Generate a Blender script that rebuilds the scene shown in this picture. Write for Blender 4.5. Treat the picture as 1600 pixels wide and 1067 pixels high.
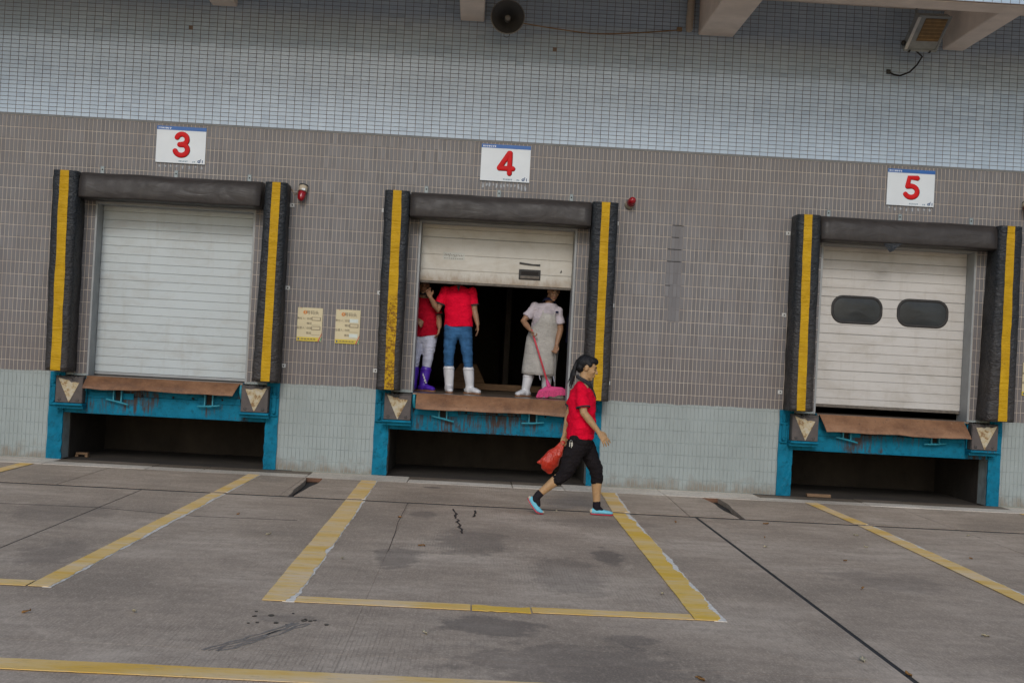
import bpy, bmesh, math, random
import numpy as np
from mathutils import Vector, Matrix, noise

for o in list(bpy.data.objects):
    bpy.data.objects.remove(o)
random.seed(7)
rng = np.random.default_rng(7)
scene = bpy.context.scene
COL = scene.collection

# ------------------------------------------------------------------ camera
cam = bpy.data.cameras.new('camera')
cam.sensor_width = 36.0
cam.lens = 45.0
cam.clip_end = 600
camo = bpy.data.objects.new('camera', cam)
COL.objects.link(camo)
R_ = Vector((0.99816741, -0.02817585, 0.05355327))
U_ = Vector((-0.0538133, -0.00855236, 0.99851439))
F_ = Vector((0.02767599, 0.9995664, 0.01005293))
m = Matrix.Identity(4)
for i in range(3):
    m[i][0], m[i][1], m[i][2] = R_[i], U_[i], -F_[i]
m[0][3], m[1][3], m[2][3] = 0.0, -15.85, 1.57
camo.matrix_world = m
scene.camera = camo
scene.render.resolution_x = 1024
scene.render.resolution_y = 682

# ------------------------------------------------------------------ sky, sun, exposure (overcast day)
SUN_EL, SUN_AZ = math.radians(30), math.radians(186)     # azimuth from +Y clockwise
world = bpy.data.worlds.new('World')
scene.world = world
world.use_nodes = True
wn = world.node_tree.nodes
sky = wn.new('ShaderNodeTexSky')
sky.sky_type = 'NISHITA'
sky.sun_disc = False
sky.sun_elevation = SUN_EL
sky.sun_rotation = SUN_AZ
sky.air_density = 1.0
sky.dust_density = 1.0
sky.ozone_density = 1.0
wn['Background'].inputs['Strength'].default_value = 0.13
world.node_tree.links.new(sky.outputs[0], wn['Background'].inputs['Color'])
sl = bpy.data.lights.new('sun', 'SUN')
sl.energy = 1.05
sl.angle = math.radians(17)
sl.color = (1.0, 0.985, 0.96)
so = bpy.data.objects.new('sun', sl)
COL.objects.link(so)
sd = Vector((math.sin(SUN_AZ) * math.cos(SUN_EL), math.cos(SUN_AZ) * math.cos(SUN_EL), math.sin(SUN_EL)))
so.rotation_euler = sd.to_track_quat('Z', 'Y').to_euler()
so.location = sd * 30
scene.view_settings.view_transform = 'Standard'
scene.view_settings.look = 'None'
scene.view_settings.gamma = 1.0
scene.view_settings.exposure = 0.0

# ------------------------------------------------------------------ helpers: objects
WPOS = {}

def _props(o, label, cat, group, kind):
    if label: o['label'] = label
    if cat: o['category'] = cat
    if group: o['group'] = group
    if kind: o['kind'] = kind

def thing(name, label, cat, loc, group=None):
    o = bpy.data.objects.new(name, None)
    o.empty_display_size = 0.1
    o.location = loc
    COL.objects.link(o)
    WPOS[o] = Vector(loc)
    _props(o, label, cat, group, None)
    return o

class MB:
    def __init__(s):
        s.v = []; s.f = []
    def add(s, vs, fs):
        n = len(s.v)
        s.v.extend([tuple(map(float, p)) for p in vs])
        s.f.extend([tuple(i + n for i in f) for f in fs])
        return s
    def box(s, x0, x1, y0, y1, z0, z1):
        vs = [(x, y, z) for x in (x0, x1) for y in (y0, y1) for z in (z0, z1)]
        fs = [(0, 1, 3, 2), (4, 6, 7, 5), (0, 4, 5, 1), (2, 3, 7, 6), (0, 2, 6, 4), (1, 5, 7, 3)]
        return s.add(vs, fs)
    def prism(s, poly, axis, a, b):
        """poly: 2-D outline; extruded along axis from a to b"""
        n = len(poly)
        def P(p, t):
            if axis == 'y': return (p[0], t, p[1])
            if axis == 'z': return (p[0], p[1], t)
            return (t, p[0], p[1])
        vs = [P(p, a) for p in poly] + [P(p, b) for p in poly]
        fs = [tuple(range(n)), tuple(range(2 * n - 1, n - 1, -1))]
        fs += [(i, n + i, n + (i + 1) % n, (i + 1) % n) for i in range(n)]
        return s.add(vs, fs)
    def chain(s, pts, hint=(0, 1, 0), seg=14, caps=True):
        """lofted limb: pts = (x,y,z,ra,rb); ra along hint, rb across"""
        P = [Vector(p[:3]) for p in pts]
        ra = [p[3] for p in pts]
        rb = [(p[4] if len(p) > 4 else p[3]) for p in pts]
        h = Vector(hint).normalized()
        n = len(P)
        rings = []
        T = []
        for i in range(n):
            t = (P[min(i + 1, n - 1)] - P[max(i - 1, 0)])
            T.append(t.normalized())
        def ring(c, t, a, b):
            u = (h - t * h.dot(t))
            if u.length < 1e-4: u = t.orthogonal()
            u.normalize()
            v = t.cross(u)
            return [c + u * (a * math.cos(2 * math.pi * k / seg)) + v * (b * math.sin(2 * math.pi * k / seg)) for k in range(seg)]
        if caps:
            r = min(ra[0], rb[0])
            for q in (0.97, 0.75, 0.4):
                c = math.sqrt(1 - q * q)
                rings.append(ring(P[0] - T[0] * r * q, T[0], ra[0] * c, rb[0] * c))
        for i in range(n):
            rings.append(ring(P[i], T[i], ra[i], rb[i]))
        if caps:
            r = min(ra[-1], rb[-1])
            for q in (0.4, 0.75, 0.97):
                c = math.sqrt(1 - q * q)
                rings.append(ring(P[-1] + T[-1] * r * q, T[-1], ra[-1] * c, rb[-1] * c))
        vs = [p for r in rings for p in r]
        fs = []
        for i in range(len(rings) - 1):
            for k in range(seg):
                a = i * seg + k; b = i * seg + (k + 1) % seg
                fs.append((a, b, b + seg, a + seg))
        fs.append(tuple(reversed(range(seg))))
        L = (len(rings) - 1) * seg
        fs.append(tuple(range(L, L + seg)))
        return s.add(vs, fs)
    def ball(s, c, r, ax=None, seg=14, rg=9):
        """ellipsoid, r = (r0,r1,r2) along ax = 3 vectors"""
        if ax is None: ax = (Vector((1, 0, 0)), Vector((0, 1, 0)), Vector((0, 0, 1)))
        c = Vector(c)
        vs = [c + ax[2] * r[2]]
        for i in range(1, rg):
            th = math.pi * i / rg
            for k in range(seg):
                ph = 2 * math.pi * k / seg
                vs.append(c + ax[0] * (r[0] * math.sin(th) * math.cos(ph)) + ax[1] * (r[1] * math.sin(th) * math.sin(ph)) + ax[2] * (r[2] * math.cos(th)))
        vs.append(c - ax[2] * r[2])
        fs = [(0, 1 + k, 1 + (k + 1) % seg) for k in range(seg)]
        for i in range(rg - 2):
            for k in range(seg):
                a = 1 + i * seg + k; b = 1 + i * seg + (k + 1) % seg
                fs.append((a, a + seg, b + seg, b))
        L = len(vs) - 1
        fs += [(L, L - seg + (k + 1) % seg, L - seg + k) for k in range(seg)]
        return s.add(vs, fs)
    def sheet(s, P, th):
        """thick sheet from a grid P[i][j]; th = offset vector to its back"""
        ni, nj = len(P), len(P[0])
        th = Vector(th)
        vs = [Vector(P[i][j]) for i in range(ni) for j in range(nj)]
        vs += [v + th for v in vs]
        N = ni * nj
        ix = lambda i, j: i * nj + j
        fs = []
        for i in range(ni - 1):
            for j in range(nj - 1):
                q = (ix(i, j), ix(i + 1, j), ix(i + 1, j + 1), ix(i, j + 1))
                fs.append(q); fs.append(tuple(N + k for k in reversed(q)))
        for i in range(ni - 1):
            fs.append((ix(i + 1, 0), ix(i, 0), N + ix(i, 0), N + ix(i + 1, 0)))
            fs.append((ix(i, nj - 1), ix(i + 1, nj - 1), N + ix(i + 1, nj - 1), N + ix(i, nj - 1)))
        for j in range(nj - 1):
            fs.append((ix(0, j), ix(0, j + 1), N + ix(0, j + 1), N + ix(0, j)))
            fs.append((ix(ni - 1, j + 1), ix(ni - 1, j), N + ix(ni - 1, j), N + ix(ni - 1, j + 1)))
        return s.add(vs, fs)
    def tube(s, path, r, seg=8):
        return s.chain([(p[0], p[1], p[2], r, r) for p in path], hint=(0.13, 0.2, 0.97) if abs(path[-1][2] - path[0][2]) < abs(path[-1][0] - path[0][0]) + abs(path[-1][1] - path[0][1]) else (0.97, 0.2, 0.1), seg=seg)
    def xform(s, fn, start=0):
        s.v[start:] = [tuple(fn(Vector(p))) for p in s.v[start:]]
        return s

def mesh_from(mb, name, off, bevel=0.0, smooth=False, segs=1):
    me = bpy.data.meshes.new(name)
    me.from_pydata([(a - off[0], b - off[1], c - off[2]) for a, b, c in mb.v], [], mb.f)
    bm = bmesh.new(); bm.from_mesh(me)
    bmesh.ops.recalc_face_normals(bm, faces=bm.faces)
    if bevel > 0:
        ed = [e for e in bm.edges if len(e.link_faces) == 2 and e.calc_face_angle(0) > 0.6]
        bmesh.ops.bevel(bm, geom=ed, offset=bevel, segments=segs, affect='EDGES', profile=0.6)
    bm.to_mesh(me); bm.free()
    if smooth:
        me.polygons.foreach_set('use_smooth', [True] * len(me.polygons))
    return me

def obj(name, mb, mat, parent=None, bevel=0.0, smooth=False, label=None, cat=None, group=None, kind=None, segs=1):
    off = WPOS[parent] if parent is not None else Vector((0, 0, 0))
    if parent is None and cat:                       # one-mesh thing: origin at its base
        A = np.array(mb.v); off = Vector(((A[:, 0].min() + A[:, 0].max()) / 2, (A[:, 1].min() + A[:, 1].max()) / 2, A[:, 2].min()))
    me = mesh_from(mb, name, off, bevel, smooth, segs)
    me.materials.append(mat)
    o = bpy.data.objects.new(name, me)
    if parent is not None: o.parent = parent
    elif cat: o.location = off
    COL.objects.link(o)
    WPOS[o] = off
    _props(o, label, cat, group, kind)
    return o

def organic(name, mb, mat, parent, voxel=0.008, it=4, wrinkle=None, label=None, cat=None, group=None):
    """closed shapes -> one continuous skin (voxel union, smoothed)"""
    if parent is not None: off = WPOS[parent]
    else:
        A = np.array(mb.v); off = Vector(((A[:, 0].min() + A[:, 0].max()) / 2, (A[:, 1].min() + A[:, 1].max()) / 2, A[:, 2].min()))
    me = mesh_from(mb, name, off)
    t = bpy.data.objects.new('tmp', me); COL.objects.link(t)
    r = t.modifiers.new('r', 'REMESH'); r.mode = 'VOXEL'; r.voxel_size = voxel
    if it:
        sm = t.modifiers.new('s', 'SMOOTH'); sm.factor = 0.5; sm.iterations = it
    dg = bpy.context.evaluated_depsgraph_get()
    ne = bpy.data.meshes.new_from_object(t.evaluated_get(dg))
    bpy.data.objects.remove(t); bpy.data.meshes.remove(me)
    ne.name = name
    if wrinkle:
        amp, sc = wrinkle
        co = np.empty(len(ne.vertices) * 3); ne.vertices.foreach_get('co', co); co = co.reshape(-1, 3)
        no = np.empty_like(co); ne.vertices.foreach_get('normal', no.reshape(-1)); 
        nn = np.array([v.normal[:] for v in ne.vertices])
        d = np.array([noise.noise(Vector((p[0] * sc[0], p[1] * sc[1], p[2] * sc[2]))) + 0.5 * noise.noise(Vector((p[0] * sc[0] * 2.3 + 5, p[1] * sc[1] * 2.3, p[2] * sc[2] * 2.3))) for p in co])
        co = co + nn * (d * amp)[:, None]
        ne.vertices.foreach_set('co', co.reshape(-1))
    ne.polygons.foreach_set('use_smooth', [True] * len(ne.polygons))
    ne.materials.clear(); ne.materials.append(mat)
    o = bpy.data.objects.new(name, ne)
    if parent is not None: o.parent = parent
    else: o.location = off
    COL.objects.link(o); WPOS[o] = off
    _props(o, label, cat, group, None)
    return o

def text(name, body, size, x, y, z, mat, parent, align='CENTER', sx=1.0):
    cu = bpy.data.curves.new(name, 'FONT')
    cu.body = body; cu.size = size; cu.align_x = align; cu.extrude = 0.0004
    t = bpy.data.objects.new('tmp', cu); COL.objects.link(t)
    dg = bpy.context.evaluated_depsgraph_get()
    me = bpy.data.meshes.new_from_object(t.evaluated_get(dg))
    bpy.data.objects.remove(t)
    off = WPOS[parent]
    for v in me.vertices:
        a, b, c = v.co
        v.co = (a * sx + x - off[0], y - c - off[1], b + z - off[2])
    me.materials.clear(); me.materials.append(mat)
    me.name = name
    o = bpy.data.objects.new(name, me); o.parent = parent
    COL.objects.link(o); WPOS[o] = off
    return o

# ------------------------------------------------------------------ helpers: materials
class NT:
    def __init__(s, name):
        s.m = bpy.data.materials.new(name); s.m.use_nodes = True
        s.n = s.m.node_tree.nodes; s.l = s.m.node_tree.links
        s.b = s.n['Principled BSDF']
        g = s.n.new('ShaderNodeNewGeometry'); s.pos = g.outputs['Position']
    def link(s, a, b): s.l.new(a, b)
    def scaled(s, v):
        n = s.n.new('ShaderNodeVectorMath'); n.operation = 'MULTIPLY'
        s.link(s.pos, n.inputs[0]); n.inputs[1].default_value = v
        return n.outputs[0]
    def noise(s, scale=5, detail=4, rough=0.55, vec=None, dist=0.0):
        n = s.n.new('ShaderNodeTexNoise'); n.inputs['Scale'].default_value = scale
        n.inputs['Detail'].default_value = detail; n.inputs['Roughness'].default_value = rough
        n.inputs['Distortion'].default_value = dist
        s.link(vec if vec is not None else s.pos, n.inputs['Vector'])
        return n.outputs['Fac']
    def ramp(s, fac, stops):
        n = s.n.new('ShaderNodeValToRGB'); e = n.color_ramp.elements
        while len(e) < len(stops): e.new(0.5)
        for k, (p, c) in enumerate(stops):
            e[k].position = p
            e[k].color = c if len(c) == 4 else (*c, 1)
        s.link(fac, n.inputs[0]); return n.outputs['Color']
    def mrange(s, v, a, b, c=0.0, d=1.0):
        n = s.n.new('ShaderNodeMapRange'); n.clamp = True
        s.link(v, n.inputs[0])
        for k, x in zip((1, 2, 3, 4), (a, b, c, d)): n.inputs[k].default_value = x
        return n.outputs[0]
    def mix(s, fac, a, b, mode='MIX'):
        n = s.n.new('ShaderNodeMix'); n.data_type = 'RGBA'; n.blend_type = mode
        for k, x in ((0, fac), (6, a), (7, b)):
            if isinstance(x, (int, float)): n.inputs[k].default_value = x
            elif isinstance(x, tuple): n.inputs[k].default_value = x if len(x) == 4 else (*x, 1)
            else: s.link(x, n.inputs[k])
        return n.outputs[2]
    def math(s, op, a, b=0.0):
        n = s.n.new('ShaderNodeMath'); n.operation = op
        for k, x in ((0, a), (1, b)):
            if isinstance(x, (int, float)): n.inputs[k].default_value = x
            else: s.link(x, n.inputs[k])
        return n.outputs[0]
    def bump(s, h, strength=0.3, dist=0.01, prev=None):
        n = s.n.new('ShaderNodeBump'); n.inputs['Strength'].default_value = strength
        n.inputs['Distance'].default_value = dist
        s.link(h, n.inputs['Height'])
        if prev is not None: s.link(prev, n.inputs['Normal'])
        return n.outputs[0]
    def sep(s):
        n = s.n.new('ShaderNodeSeparateXYZ'); s.link(s.pos, n.inputs[0]); return n.outputs
    def out(s, color=None, rough=None, normal=None, metal=0.0, spec=0.5):
        b = s.b
        b.inputs['Metallic'].default_value = metal
        b.inputs['Specular IOR Level'].default_value = spec
        for k, x in (('Base Color', color), ('Roughness', rough)):
            if x is None: continue
            if isinstance(x, tuple): b.inputs[k].default_value = x if len(x) == 4 else (*x, 1)
            elif isinstance(x, (int, float)): b.inputs[k].default_value = x
            else: s.link(x, b.inputs[k])
        if normal is not None: s.link(normal, b.inputs['Normal'])
        return s.m

def dark(c, k): return tuple(x * k for x in c)

def plain(name, c, rough=0.6, var=0.18, scale=6, bump=0.0, bscale=60, metal=0.0, spec=0.5, stretch=(1, 1, 1)):
    t = NT(name)
    v = t.scaled(stretch)
    col = t.ramp(t.noise(scale, 6, 0.6, v), [(0.25, dark(c, 1 - var)), (0.75, dark(c, 1 + var))])
    nm = t.bump(t.noise(bscale, 4, 0.6, v), bump, 0.01) if bump else None
    return t.out(col, rough, nm, metal, spec)

MAT = {}
# --- facade
def m_white_tile():
    t = NT('white_glazed_tile')
    cell = t.n.new('ShaderNodeVectorMath'); cell.operation = 'SNAP'
    t.link(t.pos, cell.inputs[0]); cell.inputs[1].default_value = (0.1, 10, 0.05)
    w = t.n.new('ShaderNodeTexWhiteNoise'); t.link(cell.outputs[0], w.inputs['Vector'])
    c = t.ramp(w.outputs['Value'], [(0, (0.325, 0.405, 0.50)), (0.1, (0.37, 0.46, 0.56)), (1, (0.43, 0.525, 0.625))])
    d = t.mrange(t.noise(0.9, 5, 0.6, t.scaled((1, 1, 0.5))), 0.45, 0.75)
    c = t.mix(d, c, (0.335, 0.42, 0.51))
    return t.out(c, 0.12, None, 0, 0.65)
MAT['white_tile'] = m_white_tile()
MAT['dark_grout'] = plain('dark_grout', (0.165, 0.12, 0.095), 0.9, 0.3, 9)

PAINT_Z = 1.06
def paint_mask(t):
    z = t.sep()[2]
    n = t.noise(3.0, 4, 0.6)
    lim = t.math('ADD', z, t.mrange(n, 0.2, 0.8, -0.02, 0.02))
    return t.mrange(lim, PAINT_Z - 0.006, PAINT_Z + 0.006, 1.0, 0.0)

def m_grey_tile(grout=False):
    t = NT('grey_facade_grout' if grout else 'grey_facade_tile')
    if grout:
        base = t.ramp(t.noise(1.3, 5, 0.65), [(0.3, (0.42, 0.34, 0.275)), (0.55, (0.55, 0.47, 0.39)), (0.8, (0.66, 0.59, 0.52))])
        pc = t.ramp(t.noise(6, 4), [(0.3, (0.20, 0.225, 0.22)), (0.5, (0.29, 0.325, 0.315)), (0.7, (0.36, 0.41, 0.41)), (0.85, (0.50, 0.56, 0.58))])
    else:
        cell = t.n.new('ShaderNodeVectorMath'); cell.operation = 'SNAP'
        t.link(t.pos, cell.inputs[0]); cell.inputs[1].default_value = (0.05, 10, 0.15)
        w = t.n.new('ShaderNodeTexWhiteNoise'); t.link(cell.outputs[0], w.inputs['Vector'])
        base = t.ramp(w.outputs['Value'], [(0, (0.122, 0.119, 0.124)), (0.12, (0.150, 0.147, 0.153)), (0.9, (0.182, 0.178, 0.185)), (1, (0.21, 0.204, 0.208))])
        base = t.mix(t.mrange(t.noise(0.7, 5, 0.6), 0.35, 0.7), base, (0.152, 0.142, 0.141))
        st = t.mrange(t.noise(5, 5, 0.65, t.scaled((1, 1, 0.10))), 0.50, 0.72, 0, 0.55)
        base = t.mix(st, base, (0.118, 0.105, 0.101))
        li = t.mrange(t.noise(9, 4, 0.7, t.scaled((1, 1, 0.25))), 0.66, 0.76, 0, 0.35)
        base = t.mix(li, base, (0.26, 0.245, 0.24))
        z = t.sep()[2]
        low = t.mrange(t.math('ADD', z, t.mrange(t.noise(2.0, 4), 0.2, 0.8, -0.5, 0.5)), 1.0, 2.6, 0.55, 0.0)
        base = t.mix(low, base, (0.135, 0.112, 0.105))           # road dirt low on the wall
        pc = t.ramp(t.noise(2.2, 6, 0.65, t.scaled((1, 1, 0.45))), [(0.25, (0.255, 0.285, 0.275)), (0.5, (0.30, 0.335, 0.325)), (0.8, (0.34, 0.38, 0.375))])
        sp = t.mrange(t.noise(26, 3, 0.6), 0.68, 0.75)
        pc = t.mix(t.math('MULTIPLY', sp, 0.5), pc, (0.47, 0.52, 0.53))
        dz = t.mrange(t.math('ADD', z, t.mrange(t.noise(7, 4), 0.3, 0.7, -0.09, 0.09)), 0.0, 0.16, 0.8, 0.0)
        pc = t.mix(dz, pc, (0.20, 0.165, 0.125))                 # splash dirt along the foot of the wall
    c = t.mix(paint_mask(t), base, pc)
    nm = t.bump(t.noise(90, 3, 0.6), 0.12, 0.003)
    return t.out(c, 0.55, nm, 0, 0.35)
MAT['grey_tile'] = m_grey_tile()
MAT['grey_grout'] = m_grey_tile(True)
MAT['patch'] = plain('patched_grey_mortar', (0.15, 0.14, 0.14), 0.85, 0.2, 14)
MAT['beam_paint'] = plain('canopy_concrete', (0.78, 0.68, 0.60), 0.85, 0.14, 3, 0.25, 40)
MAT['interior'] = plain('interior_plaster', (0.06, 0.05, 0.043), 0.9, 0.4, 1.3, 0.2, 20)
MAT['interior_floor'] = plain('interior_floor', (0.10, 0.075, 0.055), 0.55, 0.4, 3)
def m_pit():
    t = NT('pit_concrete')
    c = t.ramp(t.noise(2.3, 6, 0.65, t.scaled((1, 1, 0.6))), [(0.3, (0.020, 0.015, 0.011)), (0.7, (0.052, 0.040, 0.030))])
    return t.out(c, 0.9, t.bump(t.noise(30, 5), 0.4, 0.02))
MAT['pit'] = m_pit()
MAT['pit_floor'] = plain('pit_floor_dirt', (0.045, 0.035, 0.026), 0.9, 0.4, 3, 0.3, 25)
MAT['jamb'] = plain('grey_jamb_steel', (0.30, 0.31, 0.31), 0.5, 0.15, 5)

# --- ground
STAINS = [(0.18, -8.45, 0.34, 0.30, 0.75), (1.14, -5.66, 0.13, 0.45, 0.75), (-0.51, -6.15, 0.20, 0.55, 0.6), (0.96, -8.65, 0.18, 0.16, 0.55),
          (-0.43, -3.6, 0.16, 0.28, 0.55), (0.05, -5.2, 0.35, 0.8, 0.5), (-1.0, -8.5, 0.22, 0.12, 0.45), (0.75, -6.6, 0.3, 0.9, 0.4),
          (-0.42, -1.15, 0.10, 0.10, 0.85), (-2.9, -6.7, 0.3, 0.5, 0.4), (3.2, -6.2, 0.5, 0.5, 0.35), (-3.5, -4.6, 0.5, 0.7, 0.35), (0.6, -9.3, 0.7, 0.5, 0.5), (1.3, -3.6, 0.7, 0.3, 0.35)]
def m_concrete(name, c0, c1, grooves=True, stains=True):
    t = NT(name)
    big = t.noise(0.55, 6, 0.62)
    c = t.ramp(big, [(0.36, dark(c0, 0.70)), (0.49, c0), (0.62, c1)])
    med = t.noise(4.0, 6, 0.7, t.scaled((0.5, 1.2, 1)))
    c = t.mix(t.mrange(med, 0.42, 0.72, 0.0, 0.7), c, dark(c0, 0.58))
    fine = t.noise(70, 3, 0.7)
    c = t.mix(t.mrange(fine, 0.50, 0.70, 0, 0.5), c, dark(c1, 1.5))
    c = t.mix(t.mrange(t.noise(160, 2, 0.7), 0.58, 0.74, 0, 0.45), c, dark(c0, 0.45))
    grit = t.noise(16, 6, 0.8, t.scaled((1.6, 0.6, 1)))
    c = t.mix(t.mrange(grit, 0.50, 0.72, 0, 0.55), c, dark(c0, 0.55))
    c = t.mix(t.mrange(grit, 0.46, 0.30, 0, 0.5), c, dark(c1, 1.25))
    spl = t.mrange(t.noise(1.7, 6, 0.78, t.scaled((1.3, 0.8, 1)), 0.6), 0.60, 0.76, 0, 0.5)
    c = t.mix(spl, c, dark(c1, 1.5))
    nrm = t.bump(fine, 0.35, 0.004)
    rough = t.mrange(big, 0.3, 0.7, 0.62, 0.85)
    if grooves:
        sp = t.n.new('ShaderNodeTexWave'); sp.wave_type = 'BANDS'; sp.bands_direction = 'X'
        sp.inputs['Scale'].default_value = 13.5; sp.inputs['Distortion'].default_value = 0.35
        sp.inputs['Detail'].default_value = 2; sp.inputs['Detail Scale'].default_value = 0.6
        t.link(t.scaled((1, 0.12, 1)), sp.inputs['Vector'])
        g = t.mrange(sp.outputs['Fac'], 0.80, 0.97, 0, 1)
        brk = t.math('MULTIPLY', t.mrange(t.noise(0.6, 3), 0.46, 0.62), t.mrange(t.noise(7, 3, 0.6, t.scaled((3, 0.6, 1))), 0.38, 0.58))
        gm = t.math('MULTIPLY', g, brk)
        c = t.mix(t.math('MULTIPLY', gm, 0.32), c, dark(c0, 0.35))
        nrm = t.bump(t.math('MULTIPLY', gm, -1.0), 0.4, 0.006, nrm)
    if stains:
        wob = t.noise(5, 4, 0.7)
        xyz = t.sep()
        for (x, y, rx, ry, k) in STAINS:
            a = t.math('DIVIDE', t.math('SUBTRACT', xyz[0], x), rx)
            b = t.math('DIVIDE', t.math('SUBTRACT', xyz[1], y), ry)
            d = t.math('SQRT', t.math('ADD', t.math('MULTIPLY', a, a), t.math('MULTIPLY', b, b)))
            d = t.math('ADD', d, t.mrange(wob, 0.2, 0.8, -0.65, 0.65))
            mk = t.mrange(d, 0.72, 1.0, k * 0.65, 0.0)
            c = t.mix(mk, c, (0.060, 0.053, 0.050))
    return t.out(c, rough, nrm, 0, 0.4)
MAT['concrete'] = m_concrete('yard_concrete', (0.425, 0.330, 0.245), (0.56, 0.45, 0.345))
MAT['joint'] = plain('joint_fill_and_shade', (0.028, 0.026, 0.025), 0.85, 0.4, 12)
MAT['kerb'] = m_concrete('kerb_concrete', (0.66, 0.57, 0.46), (0.76, 0.68, 0.57), False, False)
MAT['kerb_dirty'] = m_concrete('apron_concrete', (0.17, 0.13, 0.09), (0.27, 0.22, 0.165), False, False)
MAT['rust_edge'] = plain('rusty_angle', (0.16, 0.075, 0.04), 0.8, 0.4, 9)
def m_line(name, pale, mid, full):
    t = NT(name)
    c = t.ramp(t.noise(1.6, 6, 0.72, t.scaled((0.5, 1.7, 1))), [(0.40, pale), (0.52, mid), (0.64, full)])
    w = t.mrange(t.noise(9, 6, 0.75, t.scaled((0.5, 1.6, 1))), 0.58, 0.68, 0, 0.6)
    c = t.mix(w, c, (0.50, 0.41, 0.31))
    w2 = t.mrange(t.noise(40, 3, 0.7, t.scaled((0.25, 1.3, 1))), 0.60, 0.70, 0, 0.6)
    c = t.mix(w2, c, (0.40, 0.28, 0.13))
    return t.out(c, 0.75, t.bump(t.noise(60, 3), 0.3, 0.003), 0, 0.3)
MAT['line'] = m_line('worn_yellow_paint', (0.82, 0.61, 0.37), (0.83, 0.56, 0.21), (0.80, 0.48, 0.09))
MAT['line_bright'] = m_line('bright_yellow_paint', (0.82, 0.58, 0.26), (0.83, 0.53, 0.10), (0.80, 0.48, 0.04))
MAT['white_paint'] = plain('old_white_line_paint', (0.76, 0.71, 0.63), 0.8, 0.3, 22)
MAT['wet'] = plain('oil_drip', (0.03, 0.026, 0.022), 0.35, 0.3, 20)
MAT['tyre'] = plain('tyre_rubber_smear', (0.225, 0.195, 0.165), 0.8, 0.4, 40)
MAT['leaf'] = plain('dry_leaf', (0.34, 0.17, 0.05), 0.8, 0.4, 30)
MAT['leaf_pale'] = plain('pale_litter', (0.50, 0.44, 0.30), 0.8, 0.3, 30)

# --- dock gear
def m_vinyl(name, c, brown, bs=16, bk=0.75):
    t = NT(name)
    z = t.sep()[2]
    k = t.mrange(t.math('ADD', z, t.mrange(t.noise(2.5, 4), 0.2, 0.8, -0.7, 0.7)), 1.0, 2.8, 0.85, 0.0)
    cc = t.mix(k, c, brown)
    cc = t.mix(t.mrange(t.noise(9, 6, 0.7, t.scaled((1, 1, 0.5))), 0.5, 0.8, 0, 0.5), cc, dark(c, 2.2))
    nm = t.bump(t.noise(bs, 3, 0.5, t.scaled((0.55, 1, 1.4)), 1.2), bk, 0.04)
    return t.out(cc, t.mrange(t.noise(6, 3), 0.3, 0.7, 0.38, 0.6), nm, 0, 0.3)
MAT['vinyl'] = m_vinyl('black_vinyl', (0.020, 0.023, 0.027), (0.052, 0.043, 0.038))
MAT['vinyl_head'] = m_vinyl('dusty_black_vinyl', (0.036, 0.031, 0.029), (0.042, 0.036, 0.033), 4, 0.35)
def m_stripe(worn):
    t = NT('yellow_vinyl_stripe_worn' if worn else 'yellow_vinyl_stripe')
    c = t.ramp(t.noise(6, 5, 0.65), [(0.3, (0.42, 0.235, 0.006)), (0.7, (0.56, 0.33, 0.012))])
    sc = t.mrange(t.noise(30, 4, 0.7, t.scaled((1, 1, 0.5))), 0.62, 0.70, 0, 0.6)
    c = t.mix(sc, c, (0.25, 0.16, 0.03))
    if worn:
        z = t.sep()[2]
        k = t.mrange(t.math('ADD', z, t.mrange(t.noise(3, 3), 0.3, 0.7, -0.15, 0.15)), 2.2, 2.32, 1, 0)
        pe = t.mrange(t.noise(34, 6, 0.8, t.scaled((0.9, 1, 0.9))), 0.46, 0.58, 0, 0.85)
        c = t.mix(t.math('MULTIPLY', k, pe), c, (0.085, 0.025, 0.012))
    nm = t.bump(t.noise(9, 4, 0.5, t.scaled((0.4, 1, 2.5)), 0.9), 0.7, 0.03)
    return t.out(c, 0.55, nm, 0, 0.15)
MAT['stripe'] = m_stripe(False)
MAT['stripe_worn'] = m_stripe(True)
def m_door(name, c, dirt):
    t = NT(name)
    base = t.ramp(t.noise(1.5, 5, 0.6), [(0.3, dark(c, 0.94)), (0.7, dark(c, 1.04))])
    d = t.mrange(t.noise(2.1, 6, 0.72, t.scaled((1, 1, 2.0)), 0.4), 0.46, 0.74, 0, 0.65)
    base = t.mix(d, base, dirt)
    z = t.sep()[2]
    s = t.mrange(t.noise(14, 4, 0.65, t.scaled((1, 1, 0.10))), 0.55, 0.80, 0, 0.45)
    base = t.mix(s, base, dirt)
    if 'stained' in name:
        lo = t.mrange(t.math('ADD', z, t.mrange(t.noise(8, 5, 0.7, t.scaled((1, 1, 0.5))), 0.25, 0.75, -0.09, 0.09)), 2.44, 2.56, 0.75, 0.0)
        base = t.mix(lo, base, (0.24, 0.165, 0.10))
    sc = t.mrange(t.noise(6, 6, 0.8, t.scaled((1.0, 1, 2.2)), 1.5), 0.60, 0.70, 0, 0.45)
    lowz = t.mrange(z, 1.0, 2.3, 1.0, 0.15)
    base = t.mix(t.math('MULTIPLY', sc, lowz), base, dark(dirt, 0.65))
    ds = t.mrange(t.noise(24, 4, 0.75), 0.68, 0.76, 0, 0.6)
    base = t.mix(ds, base, dark(dirt, 0.4))
    return t.out(base, 0.42, t.bump(t.noise(5, 2), 0.05, 0.02), 0, 0.5)
MAT['door_a'] = m_door('pale_grey_door_steel', (0.455, 0.50, 0.51), (0.35, 0.345, 0.32))
MAT['door_b'] = m_door('stained_cream_door_steel', (0.52, 0.495, 0.44), (0.36, 0.31, 0.24))
MAT['door_c'] = m_door('cream_door_steel', (0.52, 0.495, 0.465), (0.36, 0.32, 0.27))
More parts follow.
